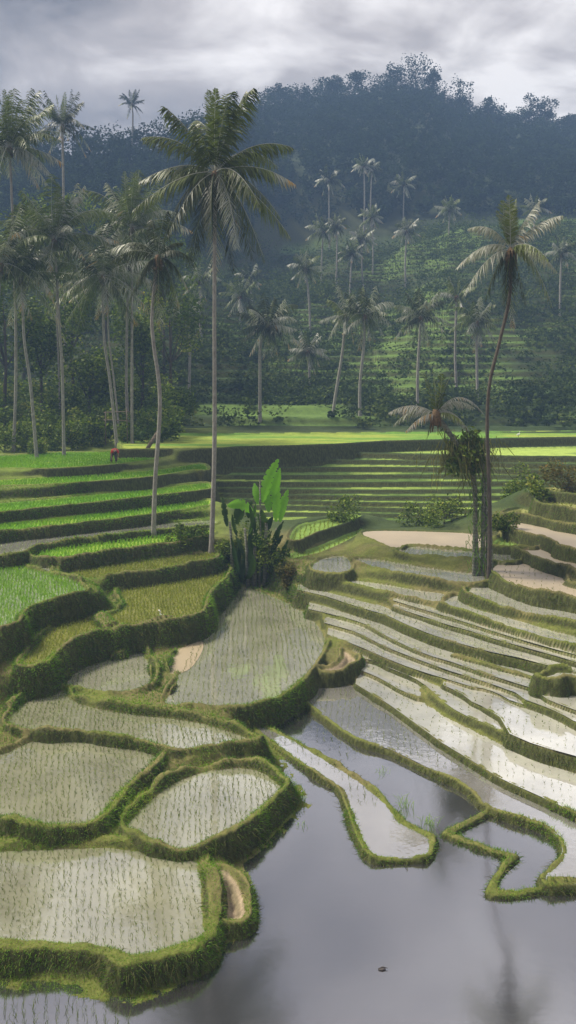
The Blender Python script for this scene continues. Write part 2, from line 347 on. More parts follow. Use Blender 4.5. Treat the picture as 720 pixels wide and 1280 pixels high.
# the hillside on the right: lines are the lips of the terraces, from the pond upwards
LN = {
 'C': C_,
 'l5': [(440,833),(457,838),(480,848),(500,860),(520,869),(532,874),(545,884),(575,899),(625,924),(650,933),(720,961),(800,990),(900,1025)],
 'm8': [(432,808),(447,820),(475,826),(490,835),(510,842),(530,852),(545,864),(565,883),(590,896),(607,902),(625,911),(642,917),(665,927),(690,935),(720,943),(800,967),(900,1000)],
 'm7': [(432,806),(460,812),(485,823),(510,833),(535,846),(560,857),(580,866),(590,875),(610,884),(627,895),(647,906),(665,920)],
 'm6': [(409,789),(417,797),(435,801),(460,811),(485,822),(510,832),(540,842),(565,849),(590,857),(610,860),(627,867),(645,877),(680,888),(702,899),(720,909),(800,940),(900,975)],
 'm5': [(404,777),(430,784),(450,790),(467,799),(487,809),(505,816),(540,829),(565,838),(595,847),(625,857),(650,866),(657,873),(680,881),(702,890),(720,900),(800,930),(900,965)],
 'm4': [(385,760),(415,767),(440,773),(460,780),(492,798),(520,811),(540,819),(565,826),(600,838),(625,846),(650,854),(667,859),(690,875),(720,886),(800,915),(900,950)],
 'm1': [(368,735),(410,745),(440,755),(470,764),(485,768),(510,780),(540,792),(575,803),(615,814),(650,821),(672,827),(700,834),(720,839),(800,860),(900,885)],
 'n3': [(368,722),(400,731),(440,742),(480,752),(500,760),(540,773),(560,780),(590,788),(620,798),(660,809),(700,820),(720,826),(800,848),(900,875)],
 'n2': [(368,716),(400,724),(440,735),(480,746),(500,752),(540,764),(580,776),(620,789),(650,798),(700,812),(720,817),(800,838),(900,862)],
 'n1': [(368,712),(405,721),(450,732),(490,741),(520,748),(545,756),(577,765),(615,778),(652,789),(680,798),(720,808),(800,827),(900,850)],
}
def lin(nm, xs): a = np.array(LN[nm], float); return np.interp(xs, a[:, 0], a[:, 1])
RULE = [('C','l5',None,7,448,900),('l5','m8',None,6,452,530),('m8','m7',None,7,440,640),('m7','m6',None,5,545,900),('m6','m5',None,6,412,655),('m5','m4',None,6,408,900),
        ('m4','m1',None,14,388,900),('m1','n3',None,7,374,900),('n3','n2',None,5,374,900),('n2','n1',None,6,374,900)]
Z = {'C': 0.42}
for f, bk, _, wp, x0, x1 in RULE:          # a terrace's level follows from the height of the wall seen below its lip
    if bk in Z: continue
    xs = np.linspace(max(x0, 500) if x1 > 560 else x0, min(x1, 700), 20); yb = lin(bk, xs) + wp
    Yb = (HC - Z[f]) * F / (yb - HOR) + 0.13
    Z[bk] = float(np.median(HC - Yb * (lin(bk, xs) - HOR) / F))
Z['m7'] = max(Z['m7'], Z['m8'] + .15)
for f, bk, _, wp, x0, x1 in RULE:
    xs = np.arange(x0, x1 + 1, 12.0); yf = lin(f, xs); yb = lin(bk, xs) + wp
    if f == 'm8': yb = np.minimum(yb, yf - 3)
    if f == 'm7':
        yf = np.where(xs > 640, lin('m8', xs), yf)
    k = yf - yb > 2.0
    if k.sum() < 3: continue
    xs, yf, yb = xs[k], yf[k], yb[k]
    field('far', Z[f], list(zip(xs, yf)) + list(zip(xs[::-1], yb[::-1])), 0.09, 0.05, n=1)
zz = Z['n1']
field('far', zz + .03, [(556,756),(562,748),(575,746),(585,758),(610,766),(650,777),(680,786),(720,796),(900,832),(900,846),(720,806),(680,796),(650,787),(615,776),(580,764)], .3, .15)
field('far', zz, [(376,716),(410,722),(450,727),(480,731),(520,738),(556,744),(548,752),(520,747),(490,740),(450,731),(405,720)], .3, .1)
def chain(zf, yb, yl, g=0.28): return HC - ((HC - zf) * F / (yb - HOR) + g) * (yl - HOR) / F
zA2 = chain(zz, 738, 724); zA1 = chain(zA2, 709, 699)
field('far', zA2, [(446,700),(470,700),(520,708),(560,714),(600,719),(604,727),(575,727),(540,723),(500,716),(462,707)], .35, .15)
field('far', zA2 - .1, [(393,705),(410,697),(430,696),(437,703),(437,711),(428,716),(395,713)], .3, .12)
field('far', zA1, [(499,690),(515,684),(560,688),(600,690),(645,691),(654,696),(642,702),(615,701),(590,698),(560,696),(520,694)], .35, .12)
field('mud', zA1 + .04, [(455,669),(466,664),(540,665),(600,669),(612,680),(596,686),(560,684),(510,681),(497,686),(476,678)], .3, .12)
zR4 = chain(zz, 777, 765, .45); zR3 = chain(zR4, 746, 732); zR2 = chain(zR3, 716, 703); zR1 = chain(zR2, 690, 676); zV = chain(zR1, 661, 650); zU1 = chain(zV, 645, 630); zU2 = chain(zU1, 623, 614)
field('far', zR4, [(588,737),(600,731),(613,733),(625,740),(650,750),(690,760),(720,767),(900,805),(900,822),(720,779),(680,771),(640,762),(600,750),(588,744)], .35, .2)
field('mudfar', zR3, [(617,710),(632,702),(655,698),(668,700),(684,710),(698,718),(706,727),(720,737),(900,775),(900,792),(720,750),(690,745),(660,738),(635,728),(621,719)], .4, .25)
field('mud', zR2, [(650,688),(672,688),(690,683),(702,695),(716,704),(900,730),(900,752),(720,711),(700,706),(680,700),(664,693)], .35, .2)
field('grassfield', zR2, [(616,681),(634,668),(655,674),(680,679),(680,684),(650,684)], .3, .1)
field('mud', zR1, [(640,655),(655,654),(680,659),(720,664),(900,682),(900,720),(720,688),(700,680),(680,671),(652,664),(640,660)], .35, .2)
field('olive', zV, [(630,642),(650,636),(672,641),(720,649),(900,665),(900,680),(720,656),(690,650),(655,643)], .3, .15)
field('olive', zU1, [(674,628),(677,622),(720,627),(900,640),(900,655),(720,636),(690,631)], .3, .15)
field('olive', zU2, [(671,612),(690,609),(720,612),(900,620),(900,630),(720,618),(690,614)], .3, .12)
field('mudbank', .75, [(403,838),(420,833),(430,822),(431,815),(443,824),(440,830),(420,838)], .35, .15)
field('far', Z['m5'] + .5, [(680,850),(692,844),(720,842),(900,858),(900,885),(720,852),(695,853)], .5, .25)
field('grassfield', 3.2, [(362,672),(372,657),(395,651),(440,643),(450,646),(425,656),(395,666),(370,676)], .3, .12)
field('grassfield', 2.66, [(362,692),(390,685),(420,673),(448,661),(452,664),(430,677),(400,690),(365,698)], .25, .1)

# terraces across the valley
XS = np.array([150, 262, 300, 360, 420, 480, 540, 600, 660, 720, 800, 900.])
def farline(y, a, ph): return y + a * np.sin(XS / 95.0 + ph) + 0.008 * (XS - 480)
fl = [652, 643, 634.5, 627, 618.5, 611, 602, 594, 585, 576.5, 567]
zf = 2.5; FARZ = []
lines = [farline(y, 1.5, i * .7) for i, y in enumerate(fl)] + [np.interp(XS, [150, 262, 300, 400, 480, 560, 720, 900], [561, 560, 558, 556, 551, 549, 546, 546])]
gaps = [5.6, 6.0, 5.4, 6.2, 5.5, 6.8, 5.6, 6.6, 6.0, 7.4, 12]
for i in range(len(lines)):
    yf = lines[i]; yb = (lines[i + 1] + gaps[i]) if i + 1 < len(lines) else np.interp(XS, [150, 900], [542, 537])
    if i + 1 < len(lines) : yb = np.minimum(yb, yf - 1.6)
    if i == len(lines) - 1:
        k0 = 0; knd = 'lushfar'
    else: k0 = 1; knd = 'terr'
    pts = list(zip(XS[k0:], yf[k0:])) + list(zip(XS[k0:][::-1], yb[k0:][::-1]))
    field(knd, zf, pts, .3, .06, n=1)
    FARZ.append(zf)
    if i + 1 < len(lines): zf = float(np.median(chain(zf, yb[1:], lines[i + 1][1:], .5)))
print('levels', {k: round(v, 2) for k, v in Z.items()}, [round(x, 2) for x in (zA2, zA1, zR4, zR3, zR2, zR1, zV, zU1, zU2)], [round(x, 2) for x in FARZ])
ZTOP = FARZ[-1]

# free-standing bunds: line, crest height, half width
def ppl(pts, z=0.0, n=4): return np.array([P(x, y, z) for x, y in catmull(pts, n, False)])
BND = [
 (ppl([(609,1019),(580,1033),(558,1045),(600,1061),(642,1074),(628,1088),(618,1104),(613,1120),(649,1120),(684,1113),(720,1113),(820,1108)], 0.0, 1), .11, .14),
 (ppl([(570,821),(602,830),(640,841),(667,849)], Z['m4']), .12, .22),
 (ppl([(178,812),(205,805),(214,806),(205,820),(198,838),(205,850),(203,862),(190,872),(150,876)], .8), .3, .42),
 (ppl([(108,735),(118,745),(128,757),(140,765),(146,770)], 2.6), .3, .4),
]

# ------------------------------------------------------------------ near terrain (height field)
U0, U1, DU = -0.50, 0.50, 0.00140
YA, YB, DL = 11.5, 102.0, 0.0030
us = np.arange(U0, U1, DU); ys = np.concatenate([np.exp(np.arange(math.log(YA), math.log(52), DL)), np.exp(np.arange(math.log(52), math.log(96), .0016)), np.exp(np.arange(math.log(96), math.log(YB), DL))])
UU, YY = np.meshgrid(us, ys); XX = UU * YY
q = np.stack([XX.ravel(), YY.ravel()], 1); NQ = len(q)
def base_h(x, y):
    left = np.interp(y, [10, 26, 35, 45, 60, 80, 100, 140], [-.3, .2, 1.4, 3.0, 5.4, 6.4, 6.8, 12])
    right = np.interp(y, [10, 26, 36, 50, 56, 62, 75, 92, 100, 140], [-.3, 0, 1.5, 4.0, 2.6, 2.3, 4.0, ZTOP, ZTOP + .4, ZTOP + 7])
    far_r = np.interp(y, [10, 26, 36, 50, 58, 75, 92, 100, 140], [-.3, 0, 1.8, 5.2, 5.6, 4.5, ZTOP, ZTOP + .4, ZTOP + 7])
    u = x / y; k = sst((u + 0.11) / 0.07); k2 = sst((u - .26) / .06)
    return (left * (1 - k) + right * k) * (1 - k2) + far_r * k2
h0 = base_h(q[:, 0], q[:, 1])
W = np.full(NQ, 0.004); WZ = W * h0
inz = np.full(NQ, -9.0); ind = np.full(NQ, 0.0); inf = np.full(NQ, -1)
prof = np.full(NQ, -9.0)
cand = []
for fi, f in enumerate(FLD):
    pl = f['poly']; mg = 6.0
    k = np.nonzero((q[:, 0] > pl[:, 0].min() - mg) & (q[:, 0] < pl[:, 0].max() + mg) & (q[:, 1] > pl[:, 1].min() - mg) & (q[:, 1] < pl[:, 1].max() + mg))[0]
    if len(k) == 0: continue
    d = sd_poly(q[k], pl); f['k'] = k; f['d'] = d
    o = d > 0; ww = np.where(o, 1 / (np.maximum(d, .05) ** 2 + .02) ** 2, 0) * (d < mg)
    W[k] += ww; WZ[k] += ww * f['z']
    i_ = ~o; ki = k[i_]; up = f['z'] > inz[ki]
    inz[ki[up]] = f['z']; ind[ki[up]] = -d[i_][up]; inf[ki[up]] = fi
base = WZ / W
H = np.where(inf >= 0, inz - 0.18 * sst(ind / .3) - .012, base)
nz = fbm(q[:, 0] * 1.1, q[:, 1] * 1.1, 4) * (1 - .85 * sst((q[:, 1] - 52) / 6))
FIDX = inf.copy()
for fi, f in enumerate(FLD):
    if 'k' not in f: continue
    k, d = f['k'], f['d']; wv = f['w'] * (1 + .7 * nz[k])
    sl = 4.2
    p_ = f['z'] + f['b'] * sst(d / .22) * (1 + .9 * nz[k]) - sl * (lambda t_: t_ * t_ / (t_ + .22))(np.maximum(d - wv * .6, 0))
    ok = (d > 0) & ((inf[k] < 0) | (f['z'] > inz[k] + .02)) & (p_ > H[k])
    H[k[ok]] = p_[ok]
    FIDX[k[ok & (p_ > inz[k] + .02)]] = -1
for pl, ch, hw in BND:
    zb = 0
    k = np.nonzero((q[:, 0] > pl[:, 0].min() - 2) & (q[:, 0] < pl[:, 0].max() + 2) & (q[:, 1] > pl[:, 1].min() - 2) & (q[:, 1] < pl[:, 1].max() + 2))[0]
    d = seg_dist(q[k], pl[:-1], pl[1:]); zl = np.where(inf[k] >= 0, inz[k], H[k])
    hw_ = hw * (1 + .5 * nz[k])
    p_ = zl + ch * (1 + .5 * nz[k]) * np.sqrt(np.clip(1 - (d / hw_) ** 2, 0, 1)) 
    ok = (d < hw_) & (inf[k] >= 0) & (H[k] < inz[k] + .02)
    H[k[ok]] = p_[ok]; FIDX[k[ok]] = -1
bank = FIDX < 0
H = H + np.where(bank, (.05 - .035 * sst((q[:, 1] - 52) / 6)) * fbm(q[:, 0] * 3.1, q[:, 1] * 3.1, 3), .015 * fbm(q[:, 0] * 2, q[:, 1] * 2, 3))
HG = H.reshape(UU.shape)
def ground(x, y):
    """height of the near terrain under (x, y)"""
    u = np.asarray(x) / np.asarray(y); i = np.clip((u - U0) / DU, 0, len(us) - 1.001); j = np.interp(y, ys, np.arange(len(ys))) * .999999
    i0 = i.astype(int) if hasattr(i, 'astype') else int(i); j0 = j.astype(int) if hasattr(j, 'astype') else int(j); a = i - i0; b_ = j - j0
    return HG[j0, i0] * (1 - a) * (1 - b_) + HG[j0, i0 + 1] * a * (1 - b_) + HG[j0 + 1, i0] * (1 - a) * b_ + HG[j0 + 1, i0 + 1] * a * b_
COV = {'pond': (.06, .05, .04), 'paddy': (.2, .17, .12), 'far': (.3, .27, .2), 'flood': (.1, .09, .07), 'mudbank': (.30, .24, .17), 'mud': (.34, .25, .16), 'mudfar': (.32, .28, .21), 'yellow': (.22, .22, .06), 'half': (.14, .24, .04),
       'lush': (.20, .38, .035), 'olive': (.27, .28, .10), 'grassfield': (.19, .30, .06), 'terr': (.12, .17, .04), 'lushfar': (.27, .42, .05)}
cover = np.zeros((NQ, 3)); cover[:] = (.13, .15, .035)
gmix = sst(.5 + 1.6 * fbm(q[:, 0] * .35, q[:, 1] * .35, 3))[:, None]
cover = cover * (1 - gmix) + np.array((.16, .145, .06)) * gmix
left_lush = sst((50 - q[:, 1]) / -8) * sst((-.03 - q[:, 0] / q[:, 1]) / .04)
cover = cover * (1 - .5 * left_lush[:, None]) + .5 * left_lush[:, None] * np.array((.15, .24, .03))
vm = sst((q[:, 1] - 52) / 6) * sst((q[:, 0] / q[:, 1] + .09) / .04)          # scrub of the valley floor
cover = cover * (1 - vm[:, None]) + vm[:, None] * np.array((.05, .075, .025))
for fi, f in enumerate(FLD):
    kk = FIDX == fi; cover[kk] = COV[f['kind']]
    if f['kind'] == 'lushfar':
        s = sst(.5 + 2.5 * fbm(q[kk, 0] * .12, q[kk, 1] * .5, 3))[:, None]; cover[kk] = np.array((.29, .36, .06)) * s + np.array((.14, .28, .04)) * (1 - s)
    if f['kind'] == 'terr':
        s = sst(.35 + 2.2 * fbm(q[kk, 0] * .1 + fi * 3.3, q[kk, 1] * .3, 3))[:, None]; cover[kk] = np.array((.34, .46, .10)) * s + np.array((.12, .20, .045)) * (1 - s)
    if f['kind'] == 'lush':
        s = sst(.5 + 2.0 * fbm(q[kk, 0] * .25 + fi * 3.3, q[kk, 1] * .4, 3))[:, None]; cover[kk] = np.array((.27, .40, .05)) * s + np.array((.15, .34, .03)) * (1 - s)
nr, nc = UU.shape
idx = np.arange(nr * nc).reshape(nr, nc)
quads = np.stack([idx[:-1, :-1], idx[:-1, 1:], idx[1:, 1:], idx[1:, :-1]], -1).reshape(-1, 4)
V = np.concatenate([q, H[:, None]], 1)
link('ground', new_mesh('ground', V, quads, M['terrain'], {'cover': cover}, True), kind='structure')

# ------------------------------------------------------------------ water sheets
def sheet(name, poly, z, m, grow=0.12):
    e1 = np.roll(poly, -1, 0) - poly; nrm = np.stack([e1[:, 1], -e1[:, 0]], 1); nrm /= np.linalg.norm(nrm, axis=1, keepdims=True) + 1e-9
    n2_ = nrm + np.roll(nrm, 1, 0); n2_ /= np.linalg.norm(n2_, axis=1, keepdims=True) + 1e-9
    area = (poly[:, 0] * np.roll(poly[:, 1], -1) - np.roll(poly[:, 0], -1) * poly[:, 1]).sum()
    pp = poly + n2_ * grow * (1 if area > 0 else -1)
    me = new_mesh(name, np.concatenate([pp, np.full((len(pp), 1), z)], 1), np.arange(len(pp))[None, :], m)
    if me.polygons[0].normal.z < 0: me.flip_normals()
    link(name, me, kind='structure')
me = new_mesh('pond_water', np.array([(-70, 2, 0), (70, 2, 0), (70, 50, 0), (-70, 50, 0)]), np.array([[0, 1, 2, 3]]), M['pond'])
link('pond_water', me, kind='structure')
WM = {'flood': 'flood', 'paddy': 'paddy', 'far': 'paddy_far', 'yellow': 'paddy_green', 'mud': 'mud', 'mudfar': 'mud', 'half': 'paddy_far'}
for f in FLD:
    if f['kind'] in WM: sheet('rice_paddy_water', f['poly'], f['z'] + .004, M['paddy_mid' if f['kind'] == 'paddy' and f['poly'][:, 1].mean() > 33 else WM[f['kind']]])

# ------------------------------------------------------------------ rice rows
class Acc:
    def __init__(s): s.V = []; s.Q = []; s.T = []; s.R = []; s.n = 0
    def add(s, r):
        V, Q_, T_, a = r; s.V.append(V); s.Q.append(Q_ + s.n); s.T.append(T_ + s.n); s.R.append(a); s.n += len(V)
    def link(s, name, m, **k): return link(name, new_mesh(name, np.concatenate(s.V), [np.concatenate(s.Q), np.concatenate(s.T)], m, {'rnd': np.clip(np.concatenate(s.R), 0, 1)}), **k)
def rows(poly, z, acc, dx=.23, dy=.19, hh=.2, nb=3, wd=.012, keep=1.0, spread=.35, ang=None, lift=-.02):
    c = poly.mean(0); a = math.atan2(c[0], c[1]) if ang is None else ang
    ca, sa = math.cos(a), math.sin(a); rel = poly - c
    rx = rel[:, 0] * ca - rel[:, 1] * sa; ry = rel[:, 0] * sa + rel[:, 1] * ca
    gx, gy = np.meshgrid(np.arange(rx.min(), rx.max(), dx), np.arange(ry.min(), ry.max(), dy))
    gx = gx.ravel(); gy = gy.ravel(); gx = gx + .035 * np.sin(gy * 1.3 + gx * 5) + RNG.normal(0, .018, len(gx)); gy = gy + RNG.normal(0, .03, len(gy))
    p2 = np.stack([gx * ca + gy * sa + c[0], -gx * sa + gy * ca + c[1]], 1)
    p2 = p2[inside(p2, poly)]
    if len(p2) == 0: return
    p2 = p2[(np.abs(p2[:, 0] / p2[:, 1]) < .42)]
    if keep < 1: p2 = p2[RNG.random(len(p2)) < keep]
    g = ground(p2[:, 0], p2[:, 1]); p2 = p2[g < z + .01]
    if len(p2) == 0: return
    pp = np.repeat(np.concatenate([p2, np.full((len(p2), 1), z + lift)], 1), nb, 0)
    pp[:, :2] += RNG.normal(0, .015, (len(pp), 2))
    d = np.concatenate([RNG.normal(0, spread, (len(pp), 2)), np.ones((len(pp), 1))], 1)
    ln = hh * RNG.uniform(.6, 1.2, len(pp)); wds = np.maximum(wd, pp[:, 1] * .00055) * RNG.uniform(.7, 1.3, len(pp))
    vr = .45 + .25 * fbm(pp[:, 0] * .4, pp[:, 1] * .4, 2) + RNG.normal(0, .18, len(pp))
    acc.add(blades(pp, d, ln, wds, vr, .3))
rice = Acc(); lush = Acc(); yel = Acc()
for f in FLD:
    k = f['kind']; pl = f['poly']; z = f['z']
    if k == 'paddy': rows(pl, z, rice, .165 if pl[:, 1].mean() < 33 else .22, .08 if pl[:, 1].mean() < 33 else .14, .15, 2, .006, .9, .25)
    elif k == 'far': rows(pl, z, rice, .27, .24, .13, 2, .010, .75)
    elif k == 'mudfar': rows(pl, z, rice, .3, .3, .14, 2, .012, .5)
    elif k == 'yellow': rows(pl, z, yel, .16, .13, .24, 4, .014)
    elif k == 'half': rows(pl[pl[:, 1] > 0], z, lush, .14, .14, .26, 4, .02)
    elif k == 'lush': rows(pl, z, lush, .2, .2, .28, 4, .03, lift=-.15)
    elif k in ('olive', 'grassfield'): rows(pl, z, yel, .3, .3, .2, 3, .03, lift=-.15)
def pondpoly(pts, z=0.): return np.array([P(x, y, z) for x, y in catmull(pts, 4)])
rows(pondpoly([(-80,1240),(60,1244),(160,1262),(172,1300),(190,1400),(-80,1400)]), 0, rice, .2, .095, .2, 2, .008, .93, .2)
rows(pondpoly([(325,908),(350,918),(390,942),(425,962),(455,985),(470,1008),(440,1000),(428,975),(398,958),(370,940),(345,925)], .12), .12, rice, .24, .2, .16, 2, .01, .8)
rows(pondpoly([(392,862),(440,862),(480,885),(530,920),(570,945),(600,965),(560,962),(500,940),(440,915),(400,890),(385,868)], .2), .2, rice, .22, .2, .13, 2, .01)
rows(pondpoly([(385,895),(430,920),(470,945),(440,950),(400,930),(372,905)], .0), 0, rice, .26, .22, .14, 2, .01, .6)
rows(pondpoly([(600,975),(640,985),(720,1025),(720,1050),(660,1015)], .2), .2, rice, .3, .3, .13, 2, .01, .35)
rice.link('rice_seedlings', M['rice'], label='thin young rice seedlings in rows standing in the flooded paddies', category='rice', kind='stuff')
lush.link('lush_rice_grass', M['lush_rice'], label='dense bright green rice covering the upper terraces', category='rice', kind='stuff')
yel.link('yellowing_rice_grass', M['yellow_rice'], label='yellow green rice in shallow olive water', category='rice', kind='stuff')

# ------------------------------------------------------------------ grass on the bunds and walls
gy_, gx_ = np.gradient(HG)
dY = np.gradient(YY, axis=0); dX = np.gradient(XX, axis=1)
sxx = gx_ / dX; syy = gy_ / dY
nrm = np.stack([-sxx, -syy, np.ones_like(sxx)], -1); nrm /= np.linalg.norm(nrm, axis=-1, keepdims=True)
area = (dX * dY / nrm[..., 2])
bm_ = bank.reshape(UU.shape) & (np.abs(UU) < .40) & (YY < 62) & (YY > 15)
bm_ &= ~((YY > 52) & (UU > -.09) & (UU < .24))
def scatter(mask, dens):
    wgt = (area * dens * mask).ravel(); n = RNG.poisson(wgt.sum()); ii = RNG.choice(len(wgt), n, p=wgt / wgt.sum())
    p = np.stack([XX.ravel()[ii] + RNG.uniform(-.5, .5, n) * dX.ravel()[ii], YY.ravel()[ii] + RNG.uniform(-.5, .5, n) * dY.ravel()[ii]], 1)
    return ii, np.concatenate([p, (ground(p[:, 0], p[:, 1]) - .02)[:, None]], 1)
dens = 560 * (24 / YY) ** 1.6 * np.where((UU > .03) & (YY > 30), .85, 1) * (.35 + .65 * sst(.95 + 2.6 * fbm(XX * .7 + 5, YY * .7, 3)))
ii, gp = scatter(bm_, dens)
gn = nrm.reshape(-1, 3)[ii]; steep = 1 - gn[:, 2]
n = len(gp); print('grass blades', n)
d = gn * (.5 + steep[:, None]) + np.array([0, 0, .55]) + RNG.normal(0, .32, (n, 3))
yy_ = gp[:, 1]
near = sst((30 - yy_) / 12)
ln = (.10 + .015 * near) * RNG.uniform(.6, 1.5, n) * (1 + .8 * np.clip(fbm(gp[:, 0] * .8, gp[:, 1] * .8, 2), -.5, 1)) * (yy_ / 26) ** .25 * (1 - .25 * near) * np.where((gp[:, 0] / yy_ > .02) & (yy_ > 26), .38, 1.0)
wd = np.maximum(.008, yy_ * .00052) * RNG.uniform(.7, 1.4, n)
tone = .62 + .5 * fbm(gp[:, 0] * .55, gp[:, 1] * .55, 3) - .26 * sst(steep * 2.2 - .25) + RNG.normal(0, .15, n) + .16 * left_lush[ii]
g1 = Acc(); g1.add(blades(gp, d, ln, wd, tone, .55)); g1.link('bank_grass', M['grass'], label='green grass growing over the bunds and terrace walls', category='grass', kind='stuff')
# longer dry grass hanging down the steep walls
sm = bm_ & (nrm[..., 2] < .8)
ii, gp = scatter(sm & ((UU < .03) | (YY < 30)), 45 * (24 / YY) ** 1.5); n = len(gp); gn = nrm.reshape(-1, 3)[ii]
d = gn * .8 + np.array([0, 0, -.25]) + RNG.normal(0, .25, (n, 3))
g2 = Acc(); g2.add(blades(gp, d, .17 * RNG.uniform(.5, 1.3, n), np.maximum(.010, gp[:, 1] * .0007), .30 + RNG.normal(0, .2, n), .8))
g2.link('hanging_dry_grass', M['dry_grass'], label='dry grass hanging down the steep terrace walls', category='grass', kind='stuff')

# ------------------------------------------------------------------ the misty hillside and the ridge
RX = [-900, -200, 0, 60, 120, 200, 260, 330, 400, 470, 530, 560, 600, 640, 700, 760, 900, 1500]
RY = [270, 212, 196, 192, 190, 183, 166, 134, 123, 117, 112, 134, 148, 155, 162, 168, 185, 250]
def hill_h(x, y):
    u = x / y; px = u * F + 360
    rp = np.interp(px, RX, RY)
    k = sst((px - 250) / 110)
    yr = 235 * (1 - k) + 345 * k
    zr = HC + (HOR - rp) * yr / F
    st = np.interp(px, [0, 200, 330, 480, 560, 720, 900], [8, 8, 0, 0, 6, 6, 12])
    z1 = np.interp(y, [96, 104, 135, 160, 190, 215, 250], [ZTOP - .1, ZTOP + .6, 14.5, 22.5, 34, 42, 56]) + st * sst((y - 110) / 60)
    k1 = sst((y - 205 + 45 * (1 - k)) / 40)
    yk = 200 - 30 * (1 - k); z2 = 40 - 8 * (1 - k) + (zr - 40 + 8 * (1 - k)) * np.clip((y - yk) / (yr - yk), 0, 1) ** .85
    z = z1 * (1 - k1) + z2 * k1
    z = np.where(y > yr, zr - (y - yr) * .35, z)
    return z, k1, yr
TH = 1.15
def terrace(x, y, z, k1):
    zz = z + (3.4 * fbm(x * .03, y * .05, 3) + 1.1 * sst(6 * vnoise(x * .06 + 9, y * .03) + .5) + .8 * sst(8 * vnoise(x * .11 + 2, y * .05) + .5)) * sst((y - 104) / 20)
    s = zz / TH; fr = s - np.floor(s); t_ = TH * (np.floor(s) + sst((fr - .62) / .38) * .92 + fr * .08)
    kk = (1 - sst((k1 - .25) / .3)) * sst((y - 100) / 6)
    return t_ * kk + (z + 3 * fbm(x * .03, y * .03, 4) * k1) * (1 - kk), fr, kk
us2 = np.arange(-.62, .62, .0028); ys2 = np.concatenate([np.arange(94, 215, .34), np.arange(215, 440, 2.2)])
U2, Y2 = np.meshgrid(us2, ys2); X2 = U2 * Y2
hz_, k1_, _ = hill_h(X2, Y2); hh_, fr_, kk_ = terrace(X2, Y2, hz_, k1_)
hh_ = hh_ - .35 * (Y2 < 101.5)
def hill_ground(x, y):
    a, b_, _ = hill_h(np.asarray(x, float), np.asarray(y, float)); return terrace(np.asarray(x, float), np.asarray(y, float), a, b_)[0]
patch = sst(.35 + 3.0 * fbm(X2 * .05 + 9, Y2 * .09, 4))[..., None]
cv = np.array((.12, .20, .045)) * patch + np.array((.04, .065, .022)) * (1 - patch)
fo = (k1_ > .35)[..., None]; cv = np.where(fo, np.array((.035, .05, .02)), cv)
nr, nc = U2.shape; idx = np.arange(nr * nc).reshape(nr, nc)
quads = np.stack([idx[:-1, :-1], idx[:-1, 1:], idx[1:, 1:], idx[1:, :-1]], -1).reshape(-1, 4)
link('hill', new_mesh('hill', np.stack([X2, Y2, hh_], -1).reshape(-1, 3), quads, M['terrain'], {'cover': cv.reshape(-1, 3)}, True), kind='structure')
gs = np.array([(-290, -55, -.6), (290, -55, -.6), (290, 445, -.6), (-290, 445, -.6)])
link('far_ground', new_mesh('far_ground', gs, np.array([[0, 1, 2, 3]]), M['terrain'], {'cover': np.tile([[.08, .1, .04]], (4, 1))}), kind='structure')

# ------------------------------------------------------------------ leafy crowns
def leaf_cards(cen, size, rnd, up=.3):
    """random leaf-clump quads (bent diamonds)"""
    n = len(cen); a = RNG.normal(0, 1, (n, 3)); a[:, 2] *= .6; a /= np.linalg.norm(a, axis=1, keepdims=True)
    b_ = RNG.normal(0, 1, (n, 3)); b_ -= a * (a * b_).sum(1, keepdims=True); b_ /= np.linalg.norm(b_, axis=1, keepdims=True)
    s = np.broadcast_to(size, (n,))[:, None] * RNG.uniform(.6, 1.3, (n, 1))
    V_ = np.stack([cen - a * s * .5, cen + b_ * s * .28, cen + a * s * .5, cen - b_ * s * .28], 1).reshape(-1, 3)
    return V_, np.arange(n * 4).reshape(n, 4), np.repeat(rnd, 4)
def crown_pts(c, rad, n, lobes=7, rough=.35, seed=None):
    """points through the volume of an uneven crown made of lobes"""
    c = np.array(c, float); rad = np.array(rad, float)
    L_ = c + RNG.uniform(-1, 1, (lobes, 3)) * rad * .62; Lr = RNG.uniform(.3, .55, (lobes, 1)) * rad
    li = RNG.integers(0, lobes, n); d_ = RNG.normal(0, 1, (n, 3)); d_ /= np.linalg.norm(d_, axis=1, keepdims=True)
    rr = RNG.uniform(.55, 1.08, (n, 1)) * (1 + rough * RNG.normal(0, .35, (n, 1)))
    p = L_[li] + d_ * Lr[li] * rr
    tn = .45 + .15 * RNG.normal(0, 1, lobes)[li] + RNG.normal(0, .15, n)
    return p, np.clip(tn, 0, 1), L_
def leafy_tree(name, label, cat, base, top, rad, n, size, m='jungle', group=None, trunk=.2, lobes=7, tm='dark_bark', low=False):
    """a tapered trunk with limbs and a crown of leaf clumps"""
    base = np.array(base, float); t_ = thing(name, label, cat, base, group)
    cc = np.array(top, float) - base
    p, tn, Ls = crown_pts(cc, rad, n, lobes)
    if low: p = p[p[:, 2] > -.3]; tn = tn[:len(p)]
    V_, Q_, a = leaf_cards(p, size, tn)
    link('crown', new_mesh('crown', V_, Q_, M[m], {'rnd': a}), t_)
    mb = MB(); s0 = np.array([0, 0, -.4])
    mid = cc * .6 + RNG.normal(0, .15, 3); mb.tube([s0, cc * .3, mid, cc], [trunk, trunk * .8, trunk * .6, trunk * .3], 7)
    for l_ in Ls[:6]: mb.tube([mid, (mid + l_) / 2 + RNG.normal(0, .15, 3), l_], [trunk * .4, trunk * .25, trunk * .1], 5)
    link('trunk', mb.mesh('trunk', M[tm], True), t_)
    return t_

